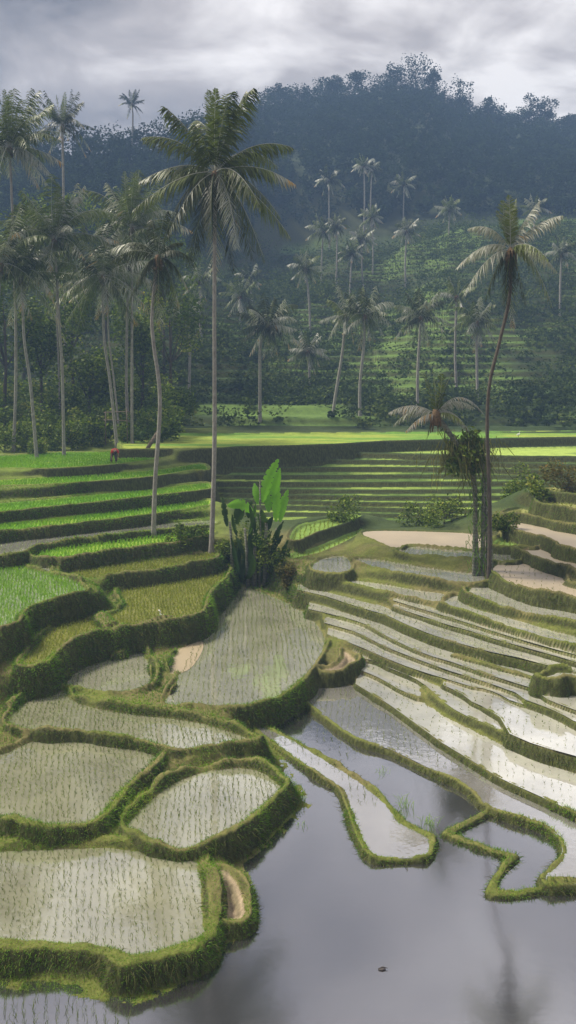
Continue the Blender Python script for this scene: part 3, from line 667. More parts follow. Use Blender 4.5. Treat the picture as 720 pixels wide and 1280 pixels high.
# ------------------------------------------------------------------ palms
def frond_mesh(tip, arch=.25, droop=.9, nl=44, wid=.06, tone=.35, leaf=.17, end=None, side=0., name='frond'):
    """one palm frond from the origin to tip: arched midrib with two combs of leaflets hanging from it"""
    tip = np.array(tip, float); Lh = np.linalg.norm(tip)
    ctrl = tip * .45 + np.array([0, 0, arch * Lh]) + RNG.normal(0, .04 * Lh, 3)
    ts = np.linspace(0, 1, nl); pts = ((1 - ts) ** 2)[:, None] * 0 + (2 * ts * (1 - ts))[:, None] * ctrl + (ts ** 2)[:, None] * tip
    tg = np.gradient(pts, axis=0); tg /= np.linalg.norm(tg, axis=1, keepdims=True) + 1e-9
    sd_ = np.cross(tg, [0, 0, 1.]); nn = np.linalg.norm(sd_, axis=1, keepdims=True); sd_ = np.where(nn > .05, sd_ / (nn + 1e-9), np.array([1., 0, 0]))
    ls = Lh * leaf * 1.15 * (np.sin(np.pi * np.clip(ts * .92 + .06, 0, 1)) ** .55)
    V_ = []; Q_ = []; T_ = []; A_ = []; c0 = 0
    for s in (-1, 1):
        k = ts > .1; b = pts[k]; n_ = len(b); jit = RNG.normal(0, .16, (n_, 3))
        dr = np.clip(droop + RNG.normal(0, .12, n_), 0, 2)[:, None]
        dd = s * sd_[k] * (1 - .35 * np.minimum(dr, 1.2)) + tg[k] * .55 - np.array([0, 0, 1.]) * dr * .75 + jit
        dd /= np.linalg.norm(dd, axis=1, keepdims=True)
        l = (ls[k] * RNG.uniform(.75, 1.15, n_))[:, None]
        wv = tg[k] * wid * .5 * RNG.uniform(.7, 1.3, (n_, 1))
        m1 = b + dd * l * .5; t1 = b + dd * l * .95 - np.array([0, 0, .22]) * l * dr
        vv = np.stack([b - wv * .6, b + wv * .6, m1 + wv, m1 - wv, t1], 1).reshape(-1, 3)
        bs = c0 + np.arange(n_)[:, None] * 5; Q_.append(bs + [[0, 1, 2, 3]]); T_.append(bs + [[3, 2, 4]]); V_.append(vv); c0 += len(vv)
        tn = tone + RNG.normal(0, .06, n_)
        if end is not None: tn = tn + (end - tone) * np.clip((ts[k] - .55) / .4, 0, 1)
        A_.append(np.repeat(np.clip(tn, 0, 1), 5))
    r_ = .028 * Lh / 4.5; rad = r_ * (1.15 - ts)
    a = np.cross(tg, [.2, .9, .3]); a /= np.linalg.norm(a, axis=1, keepdims=True); bb = np.cross(tg, a)
    st = np.arange(0, nl, 3); ring = []
    for j in range(4): ring.append(pts[st] + rad[st][:, None] * (math.cos(j * 1.5708) * a[st] + math.sin(j * 1.5708) * bb[st]))
    rv = np.stack(ring, 1).reshape(-1, 3); rq = []
    for i in range(len(st) - 1):
        for j in range(4): rq.append((i * 4 + j, i * 4 + (j + 1) % 4, (i + 1) * 4 + (j + 1) % 4, (i + 1) * 4 + j))
    Q_.append(np.array(rq) + c0); V_.append(rv); A_.append(np.full(len(rv), min(.9, tone + .42)))
    return np.concatenate(V_), np.concatenate(Q_), np.concatenate(T_), np.concatenate(A_)
def fm(r, name='frond'): return new_mesh(name, r[0], [r[1], r[2]], M['frond'], {'rnd': r[3]})

def palm(label, trunk_pts, r0, r1, fr, group, nuts=True, tm='bark', name='palm_tree', single=False, shag=True, kcount=44):
    """trunk_pts: world points base..crown; fr: list of frond dicts (tip relative to the crown)"""
    tp = np.array([tuple(v) for v in trunk_pts], float); base = tp[0].copy(); t_ = thing(name, label, 'palm tree', base, group)
    cur = catmull(tp - base, 8, False); cur = np.concatenate([[cur[0] - [0, 0, .4]], cur]); n_ = len(cur)
    rr = np.interp(np.linspace(0, 1, n_), [0, .06, .2, 1], [r0 * 1.5, r0 * 1.15, r0, r1]) * (1 + RNG.normal(0, .03, n_))
    mb = MB(); mb.tube(cur, rr, 10); link('trunk', mb.mesh('trunk', M[tm], True), t_)
    top = cur[-1]
    if single:
        VV, QQ, TT, AA, c0 = [], [], [], [], 0
        for f in fr:
            r = frond_mesh(**f); VV.append(r[0] + top); QQ.append(r[1] + c0); TT.append(r[2] + c0); AA.append(r[3]); c0 += len(r[0])
        link('crown', new_mesh('crown', np.concatenate(VV), [np.concatenate(QQ), np.concatenate(TT)], M['frond'], {'rnd': np.concatenate(AA)}), t_)
    else:
        for f in fr:
            o = link('frond', fm(frond_mesh(**f)), t_); o.location = top
    if shag:
        mb = MB(); mb.ball(top + [0, 0, -.15], (r1 * 2.3, r1 * 2.3, r1 * 3.2), .5, 9, 7, .35)
        for i in range(10):
            a = random.random() * 6.28; l = random.uniform(.5, 1.1) * (1 if not single else .7)
            mb.tube([top, top + [math.cos(a) * .25, math.sin(a) * .25, -.1], top + [math.cos(a) * .3, math.sin(a) * .3, -l]], [.05, .05, .015], 4)
        link('leaf_base', mb.mesh('leaf_base', M['fibre']), t_)
    if nuts:
        mb = MB()
        mb.ball(top + [0, 0, -.5], (r1 * 2.2, r1 * 2.2, .3), .5, 7, 5)
        for i in range(9):
            a = i * .7; mb.ball(top + [math.cos(a) * r1 * 2.4, math.sin(a) * r1 * 2.4, -.45 - random.random() * .35], (.10, .10, .13), .5, 7, 5)
        link('coconut_cluster', mb.mesh('coconut_cluster', M['coconut'], True), t_)
    return t_
def pxf(Y, tips, **kw):
    """fronds given by the frame offset of their tips from the crown, in pixels at distance Y"""
    o = []
    for t_ in tips:
        dx, dy = t_[0], t_[1]; dep = t_[2] if len(t_) > 2 else random.uniform(-.5, .5); ex = dict(kw); ex.update(t_[3] if len(t_) > 3 else {})
        s = Y / F; L_ = math.hypot(dx, dy) * s
        ex['tip'] = (dx * s, dep * L_, -dy * s); o.append(ex)
    return o
def auto_fronds(n, L_, el0=-60, el1=75, tone=.38, spear=3, pale=.18, dead=.32, nl=44, wid=.06, droop=.9, leaf=.19):
    o = []
    for i in range(n):
        az = i * 2.39996 + random.uniform(-.25, .25); k = (i + .5) / n; el = R(el0 + (el1 - el0) * k ** .85 + random.uniform(-8, 8)); l = L_ * random.uniform(.82, 1.1)
        tn = tone + random.uniform(-.12, .1); end = None
        if random.random() < pale: tn = .75 + random.uniform(-.08, .1)
        if k < .35 and random.random() < dead * 2: end = .98
        o.append(dict(tip=(math.cos(az) * math.cos(el) * l, math.sin(az) * math.cos(el) * l, math.sin(el) * l), arch=random.uniform(.18, .46) if el < R(45) else .12, droop=droop, tone=tn, end=end, nl=nl, wid=wid, leaf=leaf))
    for i in range(spear):
        az = random.random() * 6.28; o.append(dict(tip=(math.cos(az) * L_ * .16, math.sin(az) * L_ * .16, L_ * random.uniform(.75, .98)), arch=.03, droop=-.15, tone=.56, nl=nl, wid=wid, leaf=.12))
    return o
def gpt(px, py, Y=None):
    """a trunk's foot: the spot on the terrain seen at (px, py) or at distance Y"""
    if Y is None:
        for Y in np.arange(20, 101, .1):
            X = (px - 360) * Y / F; z = float(ground(X, Y))
            if z >= HC - (py - HOR) * Y / F: break
    X = (px - 360) * Y / F
    z = float(ground(X, Y)) if Y < 98 else float(hill_ground(X, Y))
    return Vector((X, Y, z))
def trunk_px(b, pts): return [b] + [PY(x, y, b.y) for x, y in pts]
PG = 'tall coconut palms standing round the rice terraces'
b = gpt(264, 692); Y = b.y; print('P1 base', b)
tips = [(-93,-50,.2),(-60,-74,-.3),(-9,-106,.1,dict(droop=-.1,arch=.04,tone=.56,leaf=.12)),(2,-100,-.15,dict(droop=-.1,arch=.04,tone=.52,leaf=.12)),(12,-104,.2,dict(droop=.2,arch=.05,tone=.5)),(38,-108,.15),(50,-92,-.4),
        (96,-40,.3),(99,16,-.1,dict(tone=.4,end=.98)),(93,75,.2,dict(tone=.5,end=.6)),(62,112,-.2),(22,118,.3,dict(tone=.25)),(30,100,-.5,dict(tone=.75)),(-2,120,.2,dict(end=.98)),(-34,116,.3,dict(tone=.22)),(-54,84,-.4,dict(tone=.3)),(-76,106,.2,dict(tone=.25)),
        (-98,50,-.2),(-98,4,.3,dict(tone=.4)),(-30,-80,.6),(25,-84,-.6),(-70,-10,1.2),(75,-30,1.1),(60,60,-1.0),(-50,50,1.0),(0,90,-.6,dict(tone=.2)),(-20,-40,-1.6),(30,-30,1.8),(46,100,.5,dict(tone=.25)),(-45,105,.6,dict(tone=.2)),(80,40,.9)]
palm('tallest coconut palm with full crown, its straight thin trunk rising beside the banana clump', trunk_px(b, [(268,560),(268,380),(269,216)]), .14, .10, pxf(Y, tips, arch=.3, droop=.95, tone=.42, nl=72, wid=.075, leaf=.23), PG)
b = gpt(192, 667); Y = b.y
tips = [(-40,-20,.3),(-30,40,.2,dict(tone=.2)),(-20,85,.1,dict(tone=.15)),(5,88,-.2,dict(tone=.2,end=.99)),(25,60,.3,dict(tone=.3,end=.99)),(38,40,0,dict(end=.99)),(-65,-15,.5,dict(tone=.75)),(30,-20,.3),(45,5,-.4),(-10,-50,.3),(15,-55,-.3),(-52,10,-.6),(-8,70,.7,dict(tone=.18)),(18,75,.6,dict(tone=.18)),(-35,65,-.3,dict(tone=.2))]
palm('palm with dark hanging fronds and a bent pale trunk rising from the lower green terrace', trunk_px(b, [(194,600),(200,500),(192,430),(190,392),(197,322)]), .135, .10, pxf(Y, tips, arch=.35, droop=1.1, tone=.3, nl=48, wid=.055, leaf=.24), PG)

GR = 'coconut palms of the grove behind the upper green terrace'
def grove(label, bpx, Y, pts, L_, n=20, sp=3, r=.17, **kw):
    L_ *= 1.08; n = int(n * 1.25); r *= .85; kw.setdefault('leaf', .24); kw.setdefault('wid', .085)
    b = gpt(bpx, 0, Y); a = dict(tone=.5); a.update(kw); extra = a.pop('extra', [])
    return palm(label, trunk_px(b, pts), r, r * .7, auto_fronds(n, L_, spear=sp, **a) + pxf(Y, extra, nl=48), GR)
grove('grove palm with a bright green upright spear of new fronds and a straight trunk', 165, 84, [(165,480),(165,380),(165,286)], 5.2, 20, 5, extra=[(-8,-66,.05,dict(tone=.6,arch=.02,droop=-.15,leaf=.16)),(0,-70,0,dict(tone=.62,arch=.02,droop=-.15,leaf=.16)),(10,-64,.05,dict(tone=.6,arch=.02,droop=-.15,leaf=.16)),(-20,-54,.1,dict(tone=.55,arch=.05,droop=0,leaf=.2)),(22,-52,-.1,dict(tone=.58,arch=.05,droop=0,leaf=.2)),(60,80,.1,dict(tone=.3,arch=.5,leaf=.25)),(-58,18,.2,dict(tone=.4,arch=.5)),(-28,-50,0,dict(tone=.3))])
grove('grove palm with widely spread grey drooping fronds right behind the red-shirted farmer', 146, 82, [(138,480),(130,420),(128,346)], 5.8, 22, 1, pale=.4, extra=[(62,45,0,dict(tone=.85,arch=.2,droop=.2,leaf=.05)),(-50,60,.1,dict(tone=.55,leaf=.22)),(-70,5,.1,dict(tone=.6))])
grove('slim companion palm leaning beside the farmer, its small crown half hidden by grey fronds', 150, 86, [(143,480),(136,420),(134,362)], 3.8, 14, 1, r=.12)
grove('dark trunked palm close to the spear-topped palm in the grove', 161, 90, [(158,480),(159,400),(160,330)], 4.4, 16, 1, r=.2)
grove('palm with two-toned crown above the dark thicket, trunk bending near its top', 80, 78, [(78,470),(74,400),(68,300)], 5.0, 20, 2, extra=[(-50,-25,.1,dict(tone=.7,arch=.4)),(34,-55,.1,dict(tone=.82,arch=.55)),(75,8,.1,dict(tone=.5,arch=.4))])
grove('slender straight palm immediately next to the bent thicket palm', 76, 92, [(74,480),(72,420),(70,345)], 4.0, 16, 1, r=.14)
grove('leaning palm with dried orange fronds whose foot stands at the edge of the grass', 46, 76, [(38,480),(30,420),(28,345)], 4.6, 18, 1, dead=.5, extra=[(44,40,0,dict(tone=.9,end=.99,arch=.35))])
grove('tall palm at the frame edge with a tight vertical spear above its crown', 17, 80, [(20,460),(18,330),(12,185)], 5.2, 24, 5, extra=[(55,40,.1,dict(tone=.85)),(30,20,.4,dict(tone=.5))])
grove('short palm with fronds sweeping over the thicket at the frame edge', -14, 74, [(-12,480),(-4,400),(2,330)], 4.8, 18, 2)
b = gpt(82, 0, 112)
palm('dark palm standing clear against the clouds behind the grove', trunk_px(b, [(81,400),(80,280),(78,158)]), .2, .14, auto_fronds(22, 4.6, tone=.3, pale=.05, nl=36, wid=.09), GR)
b = Vector(((164 - 360) * 228 / F, 228, 0)); b.z = float(hill_ground(b.x, b.y))
palm('small lone palm rising above the forested skyline', trunk_px(b, [(166,150),(165,131)]), .25, .18, auto_fronds(15, 4.2, tone=.15, pale=0, nl=26, wid=.16, spear=2), 'far palms', single=True, nuts=False)

b = gpt(611, 722); Y = b.y; print('right palm base', b)
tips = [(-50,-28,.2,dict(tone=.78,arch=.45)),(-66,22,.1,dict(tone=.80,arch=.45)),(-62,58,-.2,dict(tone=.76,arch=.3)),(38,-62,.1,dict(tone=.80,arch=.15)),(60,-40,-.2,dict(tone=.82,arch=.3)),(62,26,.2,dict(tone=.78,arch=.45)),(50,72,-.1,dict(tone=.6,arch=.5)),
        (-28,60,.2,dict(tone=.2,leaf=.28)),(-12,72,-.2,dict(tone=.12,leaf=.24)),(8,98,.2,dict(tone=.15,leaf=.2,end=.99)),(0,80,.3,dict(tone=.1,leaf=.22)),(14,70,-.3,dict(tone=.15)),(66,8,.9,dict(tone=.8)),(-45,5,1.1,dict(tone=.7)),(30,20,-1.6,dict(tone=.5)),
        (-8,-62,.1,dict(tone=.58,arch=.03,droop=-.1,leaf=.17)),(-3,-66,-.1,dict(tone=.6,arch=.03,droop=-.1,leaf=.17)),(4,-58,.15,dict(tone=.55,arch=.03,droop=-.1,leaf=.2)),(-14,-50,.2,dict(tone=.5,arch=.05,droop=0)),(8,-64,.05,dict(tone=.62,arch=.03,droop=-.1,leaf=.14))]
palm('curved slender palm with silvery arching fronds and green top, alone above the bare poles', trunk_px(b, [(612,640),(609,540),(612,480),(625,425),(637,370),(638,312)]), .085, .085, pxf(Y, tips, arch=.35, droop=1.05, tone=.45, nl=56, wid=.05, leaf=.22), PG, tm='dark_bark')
b = gpt(593, 724); Y = b.y
tips = [(-58,-2,.1,dict(tone=.86,arch=.35,leaf=.22)),(-50,14,.4,dict(tone=.7)),(46,28,0,dict(tone=.84,arch=.55,leaf=.24)),(50,-8,.2,dict(tone=.8,arch=.5)),(58,0,-.2,dict(tone=.86,arch=.8,leaf=.1)),(-40,20,-.4,dict(tone=.95)),(-14,-50,.1,dict(tone=.5,arch=.02,droop=-.1)),(-4,-55,0,dict(tone=.55,arch=.02,droop=-.1)),(8,-50,.1,dict(tone=.5,arch=.02,droop=-.1)),(20,-54,-.1,dict(tone=.3,arch=.05,droop=.1)),(20,40,.5,dict(tone=.3)),(-10,30,.3,dict(tone=.2)),(30,10,-.8,dict(tone=.5))]
palm('low leaning palm with a few pale drooping fronds in front of the striped far terraces', trunk_px(b, [(594,650),(592,600),(575,562),(545,518)]), .12, .13, pxf(Y, tips, arch=.35, droop=1.0, tone=.45, nl=44, wid=.05, leaf=.22), PG, tm='mossy_bark', nuts=False)

# bare poles with a shaggy mass of creepers
b = gpt(603, 722); b.y += .25; t_ = thing('creeper_covered_tree', 'cluster of bare straight trunks with shaggy creepers hanging from its broken top', 'tree', b)
mb = MB()
for (x0, x1, yt, r) in ((0, 2, 560, .12), (-5, -12, 575, .1), (11, 8, 555, .09), (6, 4, 590, .08)):
    pts = [np.array(PY(603 + x0, 722, b.y)) - np.array(b) - [0, 0, .3], np.array(PY(603 + (x0 + x1) / 2 + random.uniform(-1, 1), 650, b.y)) - np.array(b), np.array(PY(603 + x1, yt, b.y)) - np.array(b)]
    mb = MB(); mb.tube(catmull(pts, 5, False), np.linspace(r, r * .7, 11), 8); link('trunk', mb.mesh('trunk', M['mossy_bark'], True), t_)
cc = np.array(PY(580, 565, b.y)) - np.array(b)
pp, tn, _ = crown_pts(cc, (1.25, 1.0, 1.3), 900, 9); V_, Q_, a = leaf_cards(pp, .26, tn * .8)
link('creeper', new_mesh('creeper', V_, Q_, M['jungle'], {'rnd': a}), t_)
n = 700; st_ = cc + RNG.normal(0, 1, (n, 3)) * [.75, .5, .5]; 
r = blades(st_, np.concatenate([RNG.normal(.1, .3, (n, 2)), -np.ones((n, 1))], 1), RNG.uniform(.4, 1.5, n), .035, np.clip(.45 + RNG.normal(0, .25, n), 0, 1), .2)
link('hanging_vines', new_mesh('hanging_vines', r[0], [r[1], r[2]], M['dry_grass'], {'rnd': r[3]}), t_)
n = 500; zz_ = RNG.uniform(.3, 7.2, n); st_ = np.stack([RNG.normal(-.1, .28, n), RNG.normal(0, .2, n), zz_], 1)
r = blades(st_, np.concatenate([RNG.normal(0, .4, (n, 2)), -np.ones((n, 1))], 1), RNG.uniform(.2, .7, n), .04, np.clip(.4 + RNG.normal(0, .2, n), 0, 1), .2)
link('hanging_moss', new_mesh('hanging_moss', r[0], [r[1], r[2]], M['grass'], {'rnd': r[3]}), t_)  # strands of moss hanging down along the bare trunks

# distant palms on the misty hillside
FP = 'far palms scattered over the misty terraced hillside'
def farpalm(label, bpx, Y, pts, L_, tone=.5, n=15, **kw):
    b = gpt(bpx, 0, Y); k = dict(nl=26, wid=Y * .0011, pale=.35, leaf=.28, spear=1, el0=-75, droop=1.1); k.update(kw)
    return palm(label, trunk_px(b, pts), .2, .15, auto_fronds(int(n * 1.5), L_ * 1.15, tone=tone * .8, **k), FP, single=True, nuts=False, tm='bark')
farpalm('bushy far palm with brown drooping fronds at the foot of which shrubs grow', 325, 106, [(325,470),(326,430),(336,408)], 3.4, .35, 20, el0=-80)
farpalm('far palm with a fan of brown dead fronds and a slightly kinked pale trunk', 450, 108, [(450,480),(455,430),(456,396)], 3.6, .5, 14, el0=-85, dead=.6)
farpalm('thin pale leaning palm with a sparse crown next to the fan-shaped dead-frond palm', 416, 110, [(420,490),(428,440),(432,395)], 3.2, .7, 9, pale=.7)
farpalm('ragged far palm right behind the low leaning palm', 522, 112, [(522,470),(524,430),(526,398)], 3.6, .4, 14, el0=-80)
farpalm('far palm with a thick skirt of hanging dead fronds beneath the silvery palm', 597, 118, [(596,440),(597,404)], 3.2, .6, 16, el0=-88)
farpalm('thin pole-like palm beside the silvery palm', 571, 122, [(569,440),(571,372)], 2.6, .6, 7)
for lab, bx, Y, top in [
    ('hillside palm just below the dark ridge, standing nearest the big palm crown', 306, 150, (300,372)),
    ('hillside palm with a round crown between the big palm and the bushy far palm', 318, 165, (312,348)),
    ('hillside palm with wide flat crown left of the bright terrace steps', 388, 150, (382,336)),
    ('forked looking hillside palm above the wide flat-crowned one', 402, 185, (404,290)),
    ('pale hillside palm second of the row under the dark ridge', 420, 180, (421,283)),
    ('short hillside palm squeezed in the middle of the palm row', 438, 176, (440,318)),
    ('full crowned hillside palm rising above the middle of the palm row', 466, 190, (465,272)),
    ('dense hillside palm leaning against its taller neighbour in the palm row', 455, 182, (452,300)),
    ('hillside palm at the end of the row beside the bright terrace step', 507, 178, (508,290)),
    ('hazy palm high on the dark slope, first of the pale trio', 412, 215, (411,226)),
    ('hazy palm high on the dark slope with the longest pale trunk', 455, 222, (455,208)),
    ('hazy double-crowned palm next to the longest pale trunk', 464, 224, (465,212)),
    ('hazy palm high on the dark slope above the row end', 505, 220, (505,232)),
    ('hazy palm beside the terrace step near the silvery palm', 560, 200, (562,262)),
    ('lone small palm on the slope at the far side of the silvery palm', 700, 150, (702,318)),
    ('lone tiny palm in the scrub over the striped hillside', 668, 190, (668,262)),
    ('small palm at the hillside between bushy far palm and thin leaning palm', 386, 125, (385,440)),
    ('stunted palm low on the hillside close to the grove', 236, 118, (236,395)),
    ('second stunted palm low on the hillside close to the grove', 252, 140, (250,352))]:
    farpalm(lab, bx, Y, [((bx + top[0]) / 2 + random.uniform(-2, 2), top[1] + 40), top], random.uniform(2.6, 3.6), random.uniform(.4, .7), 12, nl=20)

# ------------------------------------------------------------------ thicket behind the left grove
TG = 'leafy trees of the dark thicket behind the grove'
for lab, bx, Y, tx, ty, rad, n in [
    ('round leafy tree between the grove trunks with the brightest foliage', 112, 94, 112, 470, (3.6, 3, 3.6), 2600),
    ('tall creeper-hung tree at the frame edge of the thicket', 5, 92, 6, 400, (4.2, 3, 6.5), 3800),
    ('narrow dark tree filling the gap behind the leaning orange palm', 52, 96, 52, 430, (3.4, 3, 6), 3000),
    ('broad tree crown showing under the grove palms above the round leafy tree', 92, 104, 92, 380, (5, 4, 5), 3200),
    ('dark tree behind the spear-topped palm', 178, 100, 178, 440, (3.4, 3, 7), 3000),
    ('pale green tree where the thicket opens to the misty hillside', 214, 104, 212, 400, (3.8, 3, 5), 2600),
    ('high jungle tree behind the thicket with yellowish top', 30, 120, 30, 290, (7, 5, 8), 3600),
    ('high jungle tree with rusty tinted crown next to the spear top', 130, 125, 135, 290, (7, 5, 7), 3400),
    ('high jungle tree closing the gap under the big palm crown', 205, 128, 205, 320, (6, 5, 7), 3000),
    ('low spreading tree beside the trunk foot of the big palm row', 222, 98, 220, 500, (2.6, 2, 2.6), 1500)]:
    b = gpt(bx, 0, Y); leafy_tree('jungle_tree', lab, 'tree', b, PY(tx, ty, Y), rad, n, .42 if Y < 115 else .55, group=TG, lobes=11, trunk=.25)
BG = 'shrubs along the foot of the thicket'
for i, (lab, bx, Y, r) in enumerate([
    ('small round conical bush alone on the grass edge', 47, 79, .9), ('low ferny shrub at the frame edge by the grass', 6, 80, 1.9), ('dark shrub touching the leaning palm foot', 30, 82, 1.6), ('broad shrub between leaning palm and bent palm', 66, 82, 1.7),
    ('bright shrub just beyond the bent palm foot', 90, 82, 1.9), ('wide low shrub a few steps from the farmer', 116, 84, 1.6), ('small scrubby bush tucked behind the farmer', 134, 88, 1.4), ('dry scrub at the foot of the spear-topped palm', 176, 92, 1.2)]):
    b = gpt(bx, 0, Y); leafy_tree('shrub', lab, 'shrub', b, (b.x, b.y, b.z + r * .7), (r, r, r), int(700 * r), .26, group=BG, trunk=.05, lobes=8, low=True)
# undergrowth as one mass
pts = []; tn = []
for i in range(520):
    px = random.uniform(-120, 215); Y = random.uniform(84, 108); X = (px - 360) * Y / F; z = float(ground(X, Y)) if Y < 100 else float(hill_ground(X, Y))
    p, t0, _ = crown_pts((X, Y, z + random.uniform(.3, 2.2 + (8 if px < 120 else 4) * random.random() ** 1.5 * (Y > 90))), (1.8, 1.4, 1.7), 130, 4); pts.append(p); tn.append(np.clip(t0 + random.uniform(-.25, .2), 0, 1))
V_, Q_, a = leaf_cards(np.concatenate(pts), .38, np.concatenate(tn))
link('undergrowth', new_mesh('undergrowth', V_, Q_, M['jungle'], {'rnd': a}), label='tangled dark undergrowth beneath the grove palms', category='undergrowth', kind='stuff')

# scrub dotting the misty hillside: one mass
pts = []; tn = []
for i in range(4600):
    u = random.uniform(-.45, .45); Y = random.uniform(101, 212); X = u * Y
    if vnoise(X * .045 + 3, Y * .07) < -.02 and random.random() < .6: continue
    if Y < 112 and u > -.12 and random.random() < .65: continue
    s = random.uniform(.6, 1.9) * (1 + (Y - 100) / 90); z = float(hill_ground(X, Y))
    p, t0, _ = crown_pts((X, Y, z + s * .5), (s * random.uniform(1.0, 2.6), s, s * random.uniform(.6, 1.2)), 75, 5); pts.append(p); tn.append(np.clip(t0 + random.uniform(-.3, .3), 0, 1))
V_, Q_, a = leaf_cards(np.concatenate(pts), .5, np.concatenate(tn))
link('hillside_undergrowth', new_mesh('hillside_undergrowth', V_, Q_, M['scrub'], {'rnd': a}), label='scrub and bushes between the terraces of the misty hillside', category='undergrowth', kind='stuff')
# forest on the ridge: one mass
C = []; S = []; TN = []
for i in range(8500):
    u = random.uniform(-.55, .55); Y = random.uniform(170, 350); X = u * Y
    z, k1, yr = hill_h(np.array([X]), np.array([Y])); 
    if Y > yr[0] + 4 or k1[0] < .45: continue
    if len(C) > 3600: break
    h = random.uniform(3, 5.5) * (1.35 if Y > yr[0] - 12 else 1)
    p, t0, _ = crown_pts((X, Y, float(z[0]) + h * .6), (h * .5, h * .45, h * .6), 110, 5); C.append(p); TN.append(np.clip(t0 + random.uniform(-.25, .25), 0, 1))
V_, Q_, a = leaf_cards(np.concatenate(C), .8, np.concatenate(TN))
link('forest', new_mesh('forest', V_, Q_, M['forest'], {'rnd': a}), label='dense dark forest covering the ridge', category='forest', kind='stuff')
# trees that stand out on the skyline
for lab, px, py, rad, th in [
    ('tallest skyline tree clump on the summit of the ridge', 520, 88, (6.5, 4, 6.5), 4), ('open branched tree leaning at the summit clump', 542, 98, (3.2, 3, 4.5), 3), ('rounded skyline tree before the summit clump', 494, 96, (4, 3, 4.5), 3),
    ('dense dome shaped tree standing apart beyond the summit', 576, 122, (4.6, 4, 7), 3), ('thin skyline tree where the ridge dips', 612, 134, (2.2, 2, 3.5), 3), ('wide airy skyline tree on the descending ridge', 662, 134, (5, 3, 4.8), 4),
    ('second airy skyline tree further down the ridge', 684, 138, (4, 3, 4.5), 4), ('small bushy tree at the low end of the ridge', 712, 150, (3.5, 3, 3), 3), ('rounded tree on the long ridge shoulder', 412, 104, (5, 3, 3), 3), ('low twin-topped tree on the ridge shoulder', 452, 100, (5, 3, 3.2), 3),
    ('shoulder tree right behind the big palm crown', 350, 112, (5, 3, 3.5), 3)]:
    Y = 338; rad = (rad[0] * 1.15, rad[1] * 1.2, rad[2] * 1.15); b = Vector(((px - 360) * Y / F, Y, 0)); b.z = float(hill_ground(b.x, b.y)); top = PY(px, py, Y)
    if top.z < b.z + 3: top.z = b.z + 3.5
    leafy_tree('ridge_tree', lab, 'tree', b, top, rad, 900, .85, 'forest', 'trees standing out on the skyline', .42, 9)

# ------------------------------------------------------------------ shrubs of the valley and the right bank
for lab, bx, Y, r, m in [('rust and green bush on the topmost terrace of the far bank', 712, 57, 1.5, 'red_leaf'), ('grey green drooping shrub in the hollow below the rusty bush', 655, 60, 1.5, 'jungle'), ('dark round bush growing against the terrace wall by the hollow', 668, 56, 1.0, 'jungle'),
    ('tall ferny bush on the valley floor behind the brown field', 555, 58, 1.5, 'jungle'), ('low hedge-like bush behind the brown field', 520, 60, 1.2, 'jungle'), ('low bush between the banana clump and the brown field', 428, 60, 1.3, 'jungle'),
    ('bright grassy bush around the foot of the bare trunks', 632, 52, .9, 'jungle'), ('yellow green bush on the dark terrace near the bent pale trunk', 224, 52, .8, 'jungle'), ('leafy bush on the wall end next to the tall straight trunk', 246, 53, .8, 'jungle')]:
    b = gpt(bx, 0, Y); leafy_tree('shrub', lab, 'shrub', b, (b.x, b.y, b.z + r * .6), (r * 1.2, r, r), int(800 * r), .2, m, 'shrubs of the valley', .05, 8, low=True)

# ------------------------------------------------------------------ banana clump
bc = gpt(322, 742, 50.6); t_ = thing('banana_plant', 'clump with big bright green leaves upright above dark torn ones beside the oval paddy', 'banana plant', bc); B0 = np.array(bc)
def big_leaf(base_px, tip_px, wid, tone, dep=0., curl=.25, bow=0.):
    a = np.array(PY(*base_px, bc.y)) - B0; c = np.array(PY(*tip_px, bc.y + dep)) - B0; ax = c - a; L_ = np.linalg.norm(ax)
    n_ = 34; wid = wid * .8; ts = np.linspace(0, 1, n_); side = np.cross(ax / L_, [0, 1, 0]); side /= np.linalg.norm(side) + 1e-9
    ctr = a + ax * .5 + side * bow * L_ + np.array([0, -.3, .1])
    mid = ((1 - ts) ** 2)[:, None] * a + (2 * ts * (1 - ts))[:, None] * ctr + (ts ** 2)[:, None] * c
    wv = wid * np.sin(np.pi * np.clip(ts * .93 + .05, 0, 1)) ** .7 * (1 + RNG.normal(0, .03, n_)) * np.where(RNG.random(n_) < .14, RNG.uniform(.45, .8, n_), 1)
    V_ = []
    for s in (-1, -.5, 0, .5, 1): V_.append(mid + side * (s * wv)[:, None] + np.array([0, 1, 0]) * (abs(s) * curl * wv)[:, None])
    V_ = np.stack(V_, 1).reshape(-1, 3); Q_ = []
    for i in range(n_ - 1):
        for j in range(4): Q_.append((i * 5 + j, i * 5 + j + 1, i * 5 + 6 + j, i * 5 + 5 + j))
    rr = np.clip(tone + .12 * np.tile([0, .1, -.6, -.1, 0], n_) + RNG.normal(0, .03, n_ * 5), 0, 1)
    link('leaf', new_mesh('leaf', V_, np.array(Q_), M['banana'], {'rnd': rr}, True), t_)
big_leaf((328,628), (348,574), .42, .85, .3, bow=.08); big_leaf((340,628), (350,585), .30, .75, -.3)
big_leaf((345,652), (346,600), .34, .80, .0); big_leaf((350,652), (360,612), .30, .72, .4, bow=.05); big_leaf((336,640), (334,605), .32, .62, .8)
big_leaf((316,640), (284,632), .42, .80, .2, bow=-.25); big_leaf((322,630), (318,604), .25, .6, .6); big_leaf((296,655), (302,628), .38, .22, .2); big_leaf((284,658), (278,622), .22, .15, .5)
for i in range(26):
    x = random.uniform(298, 352); y = random.uniform(625, 690); big_leaf((x + random.uniform(-4, 4), y + random.uniform(20, 50)), (x + random.uniform(-16, 16), y + random.uniform(-8, 10)), random.uniform(.12, .28), random.uniform(.02, .35), random.uniform(-1, 1), bow=random.uniform(-.2, .2))
